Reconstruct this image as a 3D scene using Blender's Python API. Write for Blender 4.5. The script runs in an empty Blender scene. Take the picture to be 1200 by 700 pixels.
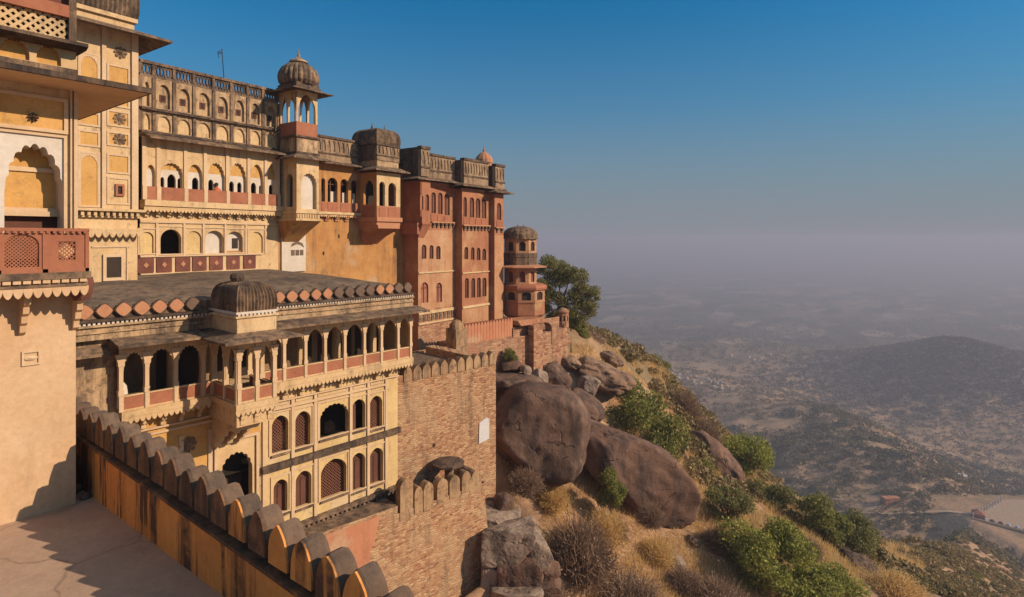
import bpy, math, random
import numpy as np
from mathutils import Vector
R = math.radians
sc = bpy.context.scene
COL = sc.collection
# ------------------------------------------------------------------ camera
# eye at the origin; world X runs along the palace front, Y into the hill, Z up
F_PX, CX, HY = 700.0, 600.0, 280.0
cam_d = bpy.data.cameras.new('camera'); cam = bpy.data.objects.new('camera', cam_d); COL.objects.link(cam)
cam_d.sensor_width = 36.0; cam_d.lens = 36.0*F_PX/1200.0
cam_d.shift_y = -(350.0-HY)/1200.0
cam_d.clip_start = 0.1; cam_d.clip_end = 60000
YAW = R(38.16)
cam.location = (0, 0, 0); cam.rotation_euler = (R(90), 0, YAW-R(90))
sc.camera = cam
# ------------------------------------------------------------------ sky, sun, exposure
TO_SUN = Vector((1.0, -2.1, 1.26)).normalized()
SUN_EL = math.asin(TO_SUN.z); SUN_AZ = math.atan2(TO_SUN.y, TO_SUN.x)
w = bpy.data.worlds.new('World'); sc.world = w; w.use_nodes = True
nt = w.node_tree; nt.nodes.clear()
out = nt.nodes.new('ShaderNodeOutputWorld'); bg = nt.nodes.new('ShaderNodeBackground')
sky = nt.nodes.new('ShaderNodeTexSky'); sky.sky_type = 'NISHITA'; sky.sun_disc = False
sky.sun_elevation = SUN_EL; sky.sun_rotation = R(90)-SUN_AZ
sky.air_density = 1.6; sky.dust_density = 0.6; sky.ozone_density = 3.0; sky.altitude = 600
tc = nt.nodes.new('ShaderNodeTexCoord'); sp = nt.nodes.new('ShaderNodeSeparateXYZ')
nt.links.new(tc.outputs['Generated'], sp.inputs[0])
ramp = nt.nodes.new('ShaderNodeValToRGB')           # dusty air low over the plain, clear blue above
ramp.color_ramp.interpolation = 'B_SPLINE'
e = ramp.color_ramp.elements
e[0].position = 0.0; e[0].color = (0.97, 0.97, 0.97, 1)
e[1].position = 0.37; e[1].color = (0.0, 0.0, 0.0, 1)
m_ = e.new(0.10); m_.color = (0.72, 0.72, 0.72, 1)
m_ = e.new(0.21); m_.color = (0.27, 0.27, 0.27, 1)
nt.links.new(sp.outputs['Z'], ramp.inputs[0])
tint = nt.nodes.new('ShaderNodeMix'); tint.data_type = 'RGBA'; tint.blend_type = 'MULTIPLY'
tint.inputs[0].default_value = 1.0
tr_ = nt.nodes.new('ShaderNodeValToRGB'); te_ = tr_.color_ramp.elements       # deep teal low and mid sky, unseen zenith brightened to add fill light
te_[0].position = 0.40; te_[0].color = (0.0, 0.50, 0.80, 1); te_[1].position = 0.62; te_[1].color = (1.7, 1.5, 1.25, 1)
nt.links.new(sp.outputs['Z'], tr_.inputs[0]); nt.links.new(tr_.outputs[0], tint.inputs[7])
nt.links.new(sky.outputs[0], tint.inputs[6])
mx = nt.nodes.new('ShaderNodeMix'); mx.data_type = 'RGBA'
mx.inputs[7].default_value = (2.28, 2.24, 2.62, 1)
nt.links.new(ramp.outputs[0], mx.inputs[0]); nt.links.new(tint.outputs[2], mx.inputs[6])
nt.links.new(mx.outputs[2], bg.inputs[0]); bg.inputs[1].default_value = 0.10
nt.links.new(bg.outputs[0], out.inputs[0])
sd = bpy.data.lights.new('sun', 'SUN'); sd.energy = 4.5; sd.angle = R(0.5); sd.color = (1.0, 0.81, 0.61)
so = bpy.data.objects.new('sun', sd); COL.objects.link(so)
so.rotation_euler = (-TO_SUN).to_track_quat('-Z', 'Y').to_euler()
vs = sc.view_settings
vs.view_transform = 'Standard'; vs.look = 'None'; vs.gamma = 1; vs.use_curve_mapping = False; vs.exposure = 0.24
sc.display_settings.display_device = 'sRGB'
sc.cycles.max_bounces = 5; sc.cycles.diffuse_bounces = 3; sc.cycles.volume_bounces = 0
sc.cycles.transparent_max_bounces = 8
sc.cycles.use_denoising = True

# ------------------------------------------------------------------ materials
MATS = {}
class NT:
    def __init__(s, name):
        s.m = bpy.data.materials.new(name); s.m.use_nodes = True
        s.t = s.m.node_tree; s.b = s.t.nodes['Principled BSDF']
        s.geo = s.t.nodes.new('ShaderNodeNewGeometry')
        s.b.inputs['Roughness'].default_value = 0.9
        s.b.inputs['Specular IOR Level'].default_value = 0.2
    def link(s, a, b): s.t.links.new(a, b)
    def noise(s, vec=(1, 1, 1), scale=1.0, detail=6, rough=0.6, dist=0.0, off=(0, 0, 0)):
        mp = s.t.nodes.new('ShaderNodeMapping'); mp.inputs['Scale'].default_value = vec
        mp.inputs['Location'].default_value = off
        s.link(s.geo.outputs['Position'], mp.inputs[0])
        n = s.t.nodes.new('ShaderNodeTexNoise'); n.inputs['Scale'].default_value = scale
        n.inputs['Detail'].default_value = detail; n.inputs['Roughness'].default_value = rough
        n.inputs['Distortion'].default_value = dist
        s.link(mp.outputs[0], n.inputs['Vector']); return n.outputs[0]
    def ramp(s, fac, stops):
        r = s.t.nodes.new('ShaderNodeValToRGB'); e = r.color_ramp.elements
        while len(e) < len(stops): e.new(0.5)
        for i, (p, c) in enumerate(stops):
            e[i].position = p
            e[i].color = (c, c, c, 1) if isinstance(c, (int, float)) else (*c, 1)
        s.link(fac, r.inputs[0]); return r.outputs[0]
    def mix(s, fac, a, b, mode='MIX'):
        n = s.t.nodes.new('ShaderNodeMix'); n.data_type = 'RGBA'; n.blend_type = mode
        for i, v in ((0, fac), (6, a), (7, b)):
            sock = n.inputs[i]
            if isinstance(v, (int, float)): sock.default_value = v if i == 0 else (v, v, v, 1)
            elif isinstance(v, tuple): sock.default_value = (*v, 1)
            else: s.link(v, sock)
        return n.outputs[2]
    def math(s, op, a, b=0.0):
        n = s.t.nodes.new('ShaderNodeMath'); n.operation = op
        for sock, v in ((n.inputs[0], a), (n.inputs[1], b)):
            if isinstance(v, (int, float)): sock.default_value = v
            else: s.link(v, sock)
        return n.outputs[0]
    def bump(s, h, strength=0.3, dist=0.05):
        n = s.t.nodes.new('ShaderNodeBump'); n.inputs['Strength'].default_value = strength
        n.inputs['Distance'].default_value = dist
        s.link(h, n.inputs['Height']); s.link(n.outputs[0], s.b.inputs['Normal'])
    def out(s, col):
        if isinstance(col, tuple): s.b.inputs['Base Color'].default_value = (*col, 1)
        else: s.link(col, s.b.inputs['Base Color'])
        return s.m

def plaster(name, c1, c2, stain=(0.10, 0.07, 0.05), amt=0.5, streak=0.5, off=0.0, bump=0.25, sx=2.2, patch=None, grime=0.0, joints=0.0, bands=0.0):
    n = NT(name)
    a = n.noise(scale=0.7, detail=7, rough=0.65, off=(off, off, off))
    col = n.mix(n.ramp(a, [(0.35, 0.0), (0.65, 1.0)]), c1, c2)
    if patch:                                             # patches of bared or repaired plaster
        p = n.noise(scale=0.33, detail=8, rough=0.6, off=(off+9, 3, 1))
        col = n.mix(n.ramp(p, [(0.56, 0.0), (0.64, 0.75)]), col, patch)
    s1 = n.noise(vec=(sx, sx, 0.22), scale=1.0, detail=6, rough=0.65, off=(off, 1.3, 0))
    b1 = n.noise(scale=0.45, detail=8, rough=0.7, off=(4, off, 2))
    st = n.math('MULTIPLY', n.ramp(s1, [(0.60-0.22*streak, 0.0), (0.74-0.16*streak, 1.0)]),
                n.ramp(b1, [(0.62-0.35*amt, 0.0), (0.80-0.30*amt, 1.0)]))
    st = n.math('MULTIPLY', st, 0.25+0.7*amt)
    col = n.mix(st, col, stain)
    if grime:                                             # black lichen and soot in hand sized blotches
        f1 = n.noise(scale=2.3, detail=9, rough=0.75, off=(off, 2, 5)); f2 = n.noise(vec=(3.5, 3.5, 0.5), scale=1.0, detail=8, rough=0.75, off=(1, off, 8))
        gm = n.math('MAXIMUM', n.ramp(f1, [(0.60-0.18*grime, 0.0), (0.72-0.16*grime, 1.0)]), n.ramp(f2, [(0.62-0.15*grime, 0.0), (0.72-0.13*grime, 1.0)]))
        col = n.mix(n.math('MULTIPLY', gm, 0.45+0.4*grime), col, stain)
    if bands:                                             # black run-off bands down a rain washed wall
        q = n.noise(vec=(0.6, 1.5, 0.12), scale=1.0, detail=6, rough=0.66, off=(off, 3, 0)); q2 = n.noise(vec=(0.5, 0.5, 0.9), scale=1.0, detail=6, rough=0.7, off=(2, 2, off))
        bm_ = n.math('MULTIPLY', n.ramp(q, [(0.51, 0.0), (0.57, 1.0)]), n.ramp(q2, [(0.38, 0.2), (0.54, 1.0)]))
        col = n.mix(n.math('MULTIPLY', bm_, bands), col, stain)
    if joints:
        vo = n.t.nodes.new('ShaderNodeTexVoronoi'); vo.feature = 'DISTANCE_TO_EDGE'; vo.inputs['Scale'].default_value = joints
        wn = n.t.nodes.new('ShaderNodeTexNoise'); wn.inputs['Scale'].default_value = 1.3; n.link(n.geo.outputs['Position'], wn.inputs['Vector'])
        wm = n.t.nodes.new('ShaderNodeMix'); wm.data_type = 'RGBA'; wm.blend_type = 'LINEAR_LIGHT'; wm.inputs[0].default_value = 0.35
        n.link(n.geo.outputs['Position'], wm.inputs[6]); n.link(wn.outputs['Color'], wm.inputs[7]); n.link(wm.outputs[2], vo.inputs['Vector'])
        col = n.mix(n.math('MULTIPLY', n.ramp(vo.outputs['Distance'], [(0.0, 1.0), (0.012, 0.0)]), 0.55), col, stain)
    g = n.noise(scale=9, detail=6, rough=0.7)
    col = n.mix(0.28, col, n.ramp(g, [(0.3, 0.35), (0.7, 1.0)]), 'MULTIPLY')
    n.bump(n.math('ADD', g, a), bump, 0.03)
    return n.out(col)

def masonry(name, cols, mortar, w=0.42, h=0.17, amt=0.5, plast=None):
    n = NT(name)
    sep = n.t.nodes.new('ShaderNodeSeparateXYZ'); n.link(n.geo.outputs['Position'], sep.inputs[0])
    cb = n.t.nodes.new('ShaderNodeCombineXYZ')
    n.link(n.math('SUBTRACT', sep.outputs[0], n.math('MULTIPLY', sep.outputs[1], 0.8)), cb.inputs[0])
    n.link(sep.outputs[2], cb.inputs[1])
    wob = n.t.nodes.new('ShaderNodeTexNoise'); wob.inputs['Scale'].default_value = 1.9; wob.inputs['Detail'].default_value = 3
    n.link(cb.outputs[0], wob.inputs['Vector'])
    vm = n.t.nodes.new('ShaderNodeMix'); vm.data_type = 'RGBA'; vm.blend_type = 'LINEAR_LIGHT'; vm.inputs[0].default_value = 0.16
    n.link(cb.outputs[0], vm.inputs[6]); n.link(wob.outputs['Color'], vm.inputs[7])
    bk = n.t.nodes.new('ShaderNodeTexBrick'); bk.offset = 0.45; bk.squash = 1.4; bk.squash_frequency = 3
    bk.inputs['Scale'].default_value = 1.0; bk.inputs['Brick Width'].default_value = w; bk.inputs['Row Height'].default_value = h
    bk.inputs['Mortar Size'].default_value = 0.022; bk.inputs['Mortar Smooth'].default_value = 0.6
    bk.inputs['Color1'].default_value = (0, 0, 0, 1); bk.inputs['Color2'].default_value = (1, 1, 1, 1); bk.inputs['Mortar'].default_value = (0.5, 0.5, 0.5, 1)
    n.link(vm.outputs[2], bk.inputs['Vector'])
    v = n.noise(scale=3.4, detail=4, rough=0.7)
    idx = n.math('ADD', n.math('MULTIPLY', bk.outputs['Color'], 0.55), n.math('MULTIPLY', v, 0.55))
    col = n.ramp(idx, [(0.15, cols[0]), (0.42, cols[1]), (0.62, cols[2]), (0.9, cols[3])])
    col = n.mix(n.math('MULTIPLY', bk.outputs['Fac'], 0.9), col, mortar)
    b = n.noise(scale=0.42, detail=9, rough=0.7)
    col = n.mix(n.math('MULTIPLY', n.ramp(b, [(0.46, 0.0), (0.62, 1.0)]), 0.62), col, mortar)      # lime wash left on the stones
    s1 = n.noise(vec=(1.5, 1.5, 0.2), scale=1.0, detail=6, rough=0.65)
    col = n.mix(n.math('MULTIPLY', n.ramp(s1, [(0.52, 0.0), (0.68, 1.0)]), amt), col, (0.09, 0.06, 0.045))
    if plast:
        p = n.noise(scale=0.25, detail=7, rough=0.6, off=(5, 2, 8))
        col = n.mix(n.ramp(p, [(0.54, 0.0), (0.60, 1.0)]), col, plast)
    h1 = n.math('SUBTRACT', n.noise(scale=6, detail=5, rough=0.7), n.math('MULTIPLY', bk.outputs['Fac'], 1.3))
    n.bump(h1, 0.7, 0.06)
    return n.out(col)

def rock(name, c1, c2, c3):
    n = NT(name)
    a = n.noise(scale=0.32, detail=9, rough=0.65, dist=0.4)
    col = n.ramp(a, [(0.32, c1), (0.5, c2), (0.70, c3)])
    s = n.noise(vec=(0.9, 0.9, 0.16), scale=1.0, detail=7, rough=0.7)
    col = n.mix(n.ramp(s, [(0.47, 0.0), (0.62, 0.85)]), col, (0.065, 0.044, 0.036))
    v_ = n.t.nodes.new('ShaderNodeTexVoronoi'); v_.feature = 'DISTANCE_TO_EDGE'; v_.inputs['Scale'].default_value = 0.24
    mp_ = n.t.nodes.new('ShaderNodeMapping'); mp_.inputs['Scale'].default_value = (0.7, 0.7, 1.5); mp_.inputs['Rotation'].default_value = (0.5, 0.4, 0)
    w_ = n.t.nodes.new('ShaderNodeTexNoise'); w_.inputs['Scale'].default_value = 0.8; w_.inputs['Detail'].default_value = 6
    n.link(n.geo.outputs['Position'], w_.inputs['Vector'])
    a_ = n.t.nodes.new('ShaderNodeMix'); a_.data_type = 'RGBA'; a_.blend_type = 'LINEAR_LIGHT'; a_.inputs[0].default_value = 0.9
    n.link(n.geo.outputs['Position'], a_.inputs[6]); n.link(w_.outputs['Color'], a_.inputs[7]); n.link(a_.outputs[2], mp_.inputs[0]); n.link(mp_.outputs[0], v_.inputs['Vector'])
    crack = n.math('MULTIPLY', n.ramp(v_.outputs['Distance'], [(0.0, 1.0), (0.016, 0.0)]), n.ramp(n.noise(scale=0.6, detail=2, off=(5, 9, 2)), [(0.52, 0.0), (0.58, 1.0)]))
    col = n.mix(n.math('MULTIPLY', crack, 0.75), col, (0.03, 0.02, 0.016))
    l = n.noise(scale=2.1, detail=8, rough=0.75, off=(7, 7, 7))
    col = n.mix(n.ramp(l, [(0.60, 0.0), (0.68, 0.5)]), col, (0.36, 0.27, 0.20))
    g = n.noise(scale=5, detail=8, rough=0.75)
    col = n.mix(0.4, col, n.ramp(g, [(0.3, 0.45), (0.7, 1.0)]), 'MULTIPLY')
    n.bump(n.math('SUBTRACT', n.math('ADD', n.math('MULTIPLY', a, 2.0), n.math('MULTIPLY', g, 0.6)), crack), 0.6, 0.16)
    return n.out(col)

def foliage(name, cols, transl=0.3, rw=0.55, bs=0.55):
    n = NT(name)
    rnd = n.geo.outputs['Random Per Island']
    big = n.noise(scale=bs, detail=3)
    f = n.math('ADD', n.math('MULTIPLY', rnd, rw), n.math('MULTIPLY', big, 1.05-rw))
    col = n.ramp(f, [(0.15, cols[0]), (0.45, cols[1]), (0.68, cols[2]), (0.95, cols[3])])
    n.b.inputs['Roughness'].default_value = 0.7
    m = n.out(col)
    tr = n.t.nodes.new('ShaderNodeBsdfTranslucent'); n.link(col, tr.inputs[0])
    ms = n.t.nodes.new('ShaderNodeMixShader'); ms.inputs[0].default_value = transl
    o = n.t.nodes['Material Output']
    n.link(n.b.outputs[0], ms.inputs[1]); n.link(tr.outputs[0], ms.inputs[2]); n.link(ms.outputs[0], o.inputs[0])
    return m

CREAM = (0.66, 0.465, 0.255); YELL = (0.62, 0.345, 0.115); OCH = (0.52, 0.27, 0.085)
M = {}
M['cream'] = plaster('cream_plaster', CREAM, (0.57, 0.37, 0.185), amt=0.5, streak=0.6, grime=0.28)
M['cream_clean'] = plaster('pale_limewash_trim', (0.64, 0.455, 0.285), (0.56, 0.375, 0.215), amt=0.25, streak=0.3, off=3)
M['yellow'] = plaster('yellow_ochre_plaster', YELL, (0.52, 0.28, 0.08), amt=0.4, streak=0.45, off=6, grime=0.2)
M['yellow_pale'] = plaster('pale_yellow_plaster', (0.66, 0.47, 0.21), (0.57, 0.38, 0.17), amt=0.45, streak=0.5, off=16, grime=0.22, patch=(0.60, 0.44, 0.27))
M['ochre'] = plaster('orange_ochre_plaster', (0.50, 0.255, 0.085), (0.40, 0.18, 0.06), amt=0.6, streak=0.65, off=11, grime=0.15, patch=(0.48, 0.32, 0.19))
M['white'] = plaster('white_limewash', (0.64, 0.555, 0.465), (0.55, 0.45, 0.35), amt=0.3, streak=0.3, off=2)
M['red'] = plaster('red_sandstone', (0.41, 0.162, 0.088), (0.31, 0.115, 0.063), stain=(0.12, 0.05, 0.035), amt=0.4, streak=0.4, off=5, grime=0.2)
M['redwall'] = plaster('red_plaster_wall', (0.42, 0.185, 0.098), (0.32, 0.128, 0.066), stain=(0.16, 0.07, 0.045), amt=0.55, streak=0.55, off=15, grime=0.25, patch=(0.46, 0.27, 0.13))
M['redpanel'] = plaster('carved_red_panel', (0.215, 0.078, 0.054), (0.135, 0.05, 0.037), stain=(0.10, 0.04, 0.03), amt=0.5, streak=0.3, off=8, bump=0.7, grime=0.35)
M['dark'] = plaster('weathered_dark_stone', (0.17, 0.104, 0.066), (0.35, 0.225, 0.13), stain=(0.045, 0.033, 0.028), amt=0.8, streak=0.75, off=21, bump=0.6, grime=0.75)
M['darker'] = plaster('black_weathered_stone', (0.095, 0.060, 0.042), (0.20, 0.125, 0.078), stain=(0.030, 0.024, 0.022), amt=0.8, streak=0.7, off=31, bump=0.7, grime=0.7)
M['band'] = plaster('stained_parapet_plaster', (0.55, 0.375, 0.215), (0.44, 0.28, 0.15), stain=(0.075, 0.052, 0.040), amt=0.78, streak=0.72, off=27, bump=0.5, grime=0.62)
M['roof'] = plaster('grey_lime_roof', (0.145, 0.098, 0.066), (0.27, 0.182, 0.115), stain=(0.055, 0.042, 0.036), amt=0.7, streak=0.6, off=13, bump=0.7, sx=0.5, grime=0.72)
M['disc'] = plaster('terracotta_disc', (0.50, 0.235, 0.125), (0.42, 0.19, 0.10), stain=(0.12, 0.07, 0.05), amt=0.4, streak=0.3, off=17)
M['disc_old'] = plaster('blackened_disc', (0.20, 0.125, 0.085), (0.13, 0.085, 0.062), stain=(0.05, 0.04, 0.035), amt=0.7, streak=0.3, off=19)
M['parin'] = plaster('streaked_orange_parapet', (0.76, 0.315, 0.08), (0.62, 0.235, 0.06), stain=(0.060, 0.036, 0.028), amt=0.55, streak=0.2, off=41, bump=0.5, sx=2.4, bands=0.92, grime=0.12)
M['merlon'] = plaster('blackened_merlon', (0.34, 0.15, 0.058), (0.15, 0.088, 0.055), stain=(0.055, 0.036, 0.029), amt=0.95, streak=0.9, off=47, bump=0.6, grime=0.7)
M['merltop'] = plaster('grey_merlon_cap', (0.20, 0.125, 0.080), (0.11, 0.068, 0.047), stain=(0.07, 0.055, 0.045), amt=0.6, streak=0.4, off=43, bump=0.7, grime=0.6)
M['leftwall'] = plaster('peach_plaster', (0.63, 0.42, 0.25), (0.56, 0.35, 0.19), stain=(0.30, 0.17, 0.09), amt=0.35, streak=0.4, off=53)
M['floor'] = plaster('terrace_mortar', (0.47, 0.315, 0.215), (0.38, 0.25, 0.17), stain=(0.17, 0.11, 0.075), amt=0.5, streak=0.2, off=57, bump=0.5, sx=0.6, joints=0.33)
M['pink'] = plaster('pink_washed_plaster', (0.50, 0.22, 0.115), (0.44, 0.17, 0.09), stain=(0.20, 0.10, 0.06), amt=0.5, streak=0.5, off=61, patch=(0.48, 0.33, 0.20))
M['brick'] = masonry('rubble_brick', [(0.15, 0.062, 0.038), (0.32, 0.135, 0.068), (0.43, 0.215, 0.105), (0.52, 0.34, 0.185)], (0.45, 0.30, 0.17), w=0.30, h=0.125, amt=0.5)
M['stone'] = masonry('rough_fort_masonry', [(0.16, 0.07, 0.045), (0.33, 0.145, 0.08), (0.42, 0.215, 0.12), (0.48, 0.29, 0.165)], (0.34, 0.20, 0.12), w=0.45, h=0.2, amt=0.5, plast=(0.36, 0.17, 0.10))
M['redtan'] = plaster('faded_tan_red_plaster', (0.50, 0.28, 0.15), (0.42, 0.20, 0.10), stain=(0.20, 0.10, 0.06), amt=0.55, streak=0.5, off=101, grime=0.2, patch=(0.50, 0.34, 0.20))
M['carved'] = plaster('weathered_carved_parapet', (0.44, 0.295, 0.175), (0.26, 0.165, 0.10), stain=(0.055, 0.038, 0.030), amt=0.75, streak=0.75, off=103, bump=0.5, grime=0.55)
M['turret'] = plaster('worn_orange_turret', (0.52, 0.28, 0.145), (0.40, 0.19, 0.10), stain=(0.12, 0.07, 0.045), amt=0.6, streak=0.5, off=67, grime=0.4)
M['merl2'] = plaster('worn_bastion_merlon', (0.46, 0.29, 0.155), (0.36, 0.21, 0.11), stain=(0.06, 0.045, 0.035), amt=0.75, streak=0.7, off=63, bump=0.6, grime=0.55)
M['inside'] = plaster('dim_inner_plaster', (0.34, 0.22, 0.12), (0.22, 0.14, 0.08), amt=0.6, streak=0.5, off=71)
M['inside_dark'] = plaster('shade_dark_inside', (0.055, 0.036, 0.026), (0.035, 0.024, 0.018), amt=0.5, streak=0.4, off=73)  # near-black colour carries the shade inside openings and rooms
M['jali'] = plaster('brown_lattice', (0.20, 0.085, 0.05), (0.15, 0.06, 0.038), amt=0.3, streak=0.3, off=77)
M['wood'] = plaster('brown_shutter', (0.16, 0.065, 0.04), (0.11, 0.045, 0.03), amt=0.4, streak=0.5, off=79)
M['shutter'] = plaster('faded_pink_shutter', (0.34, 0.135, 0.085), (0.28, 0.10, 0.062), amt=0.3, streak=0.4, off=81)
M['metal'] = plaster('dull_metal', (0.06, 0.055, 0.05), (0.04, 0.036, 0.033), amt=0.2, off=83)
M['rock'] = rock('granite_boulder', (0.105, 0.058, 0.040), (0.175, 0.100, 0.068), (0.27, 0.168, 0.115))
M['rock_red'] = rock('reddish_granite', (0.115, 0.060, 0.040), (0.19, 0.102, 0.066), (0.29, 0.168, 0.112))
M['rock_soil'] = rock('weathered_orange_rock', (0.22, 0.125, 0.076), (0.32, 0.19, 0.115), (0.42, 0.27, 0.17))
M['rock_pale'] = rock('pale_granite_slab', (0.25, 0.175, 0.125), (0.31, 0.22, 0.16), (0.37, 0.27, 0.20))
M['leaf'] = foliage('green_leaves', [(0.10, 0.10, 0.027), (0.19, 0.185, 0.043), (0.28, 0.265, 0.066), (0.38, 0.34, 0.105)], 0.38)
M['leaf_lime'] = foliage('bright_olive_leaves', [(0.14, 0.14, 0.03), (0.25, 0.25, 0.05), (0.36, 0.345, 0.075), (0.46, 0.42, 0.12)], 0.38)
M['leaf_olive'] = foliage('olive_leaves', [(0.10, 0.096, 0.034), (0.185, 0.172, 0.056), (0.26, 0.235, 0.078), (0.34, 0.285, 0.11)])
M['leaf_dry'] = foliage('dry_brown_twigs', [(0.15, 0.092, 0.062), (0.24, 0.15, 0.096), (0.32, 0.205, 0.13), (0.40, 0.275, 0.175)], 0.25)
M['grass'] = foliage('straw_grass', [(0.45, 0.27, 0.11), (0.62, 0.40, 0.16), (0.72, 0.50, 0.21), (0.80, 0.62, 0.32)], 0.45)
M['scrub'] = foliage('distant_scrub', [(0.105, 0.095, 0.045), (0.18, 0.145, 0.07), (0.28, 0.19, 0.10), (0.38, 0.245, 0.14)], 0.2, 0.35, 0.05)
M['hill_scrub'] = foliage('hill_scrub', [(0.050, 0.050, 0.024), (0.085, 0.078, 0.036), (0.13, 0.10, 0.05), (0.20, 0.135, 0.078)], 0.15, 0.35, 0.05)
M['ridge_scrub'] = foliage('ridge_scrub', [(0.060, 0.066, 0.022), (0.105, 0.104, 0.036), (0.17, 0.118, 0.058), (0.26, 0.165, 0.092)], 0.2, 0.3, 0.045)
M['slope_scrub'] = foliage('slope_scrub', [(0.14, 0.132, 0.045), (0.25, 0.19, 0.08), (0.36, 0.235, 0.115), (0.45, 0.29, 0.16)], 0.25, 0.28, 0.16)
M['bark'] = plaster('grey_brown_bark', (0.14, 0.09, 0.06), (0.09, 0.06, 0.04), amt=0.3, off=91, bump=0.7)
M['orange'] = plaster('orange_cloth', (0.62, 0.16, 0.06), (0.5, 0.12, 0.05), amt=0.0, off=93)
M['skin'] = plaster('brown_skin', (0.22, 0.11, 0.07), (0.2, 0.10, 0.06), amt=0.0, off=94)
M['hair'] = plaster('black_hair', (0.02, 0.016, 0.014), (0.03, 0.022, 0.018), amt=0.0, off=95)
M['car'] = plaster('pale_car_paint', (0.55, 0.55, 0.58), (0.5, 0.5, 0.53), amt=0.0, off=96, bump=0.0)
M['car_dark'] = plaster('dark_car_paint', (0.07, 0.075, 0.09), (0.06, 0.06, 0.07), amt=0.0, off=97, bump=0.0)
M['plaque'] = plaster('white_plaque', (0.60, 0.56, 0.54), (0.52, 0.47, 0.44), amt=0.1, off=98)

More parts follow.
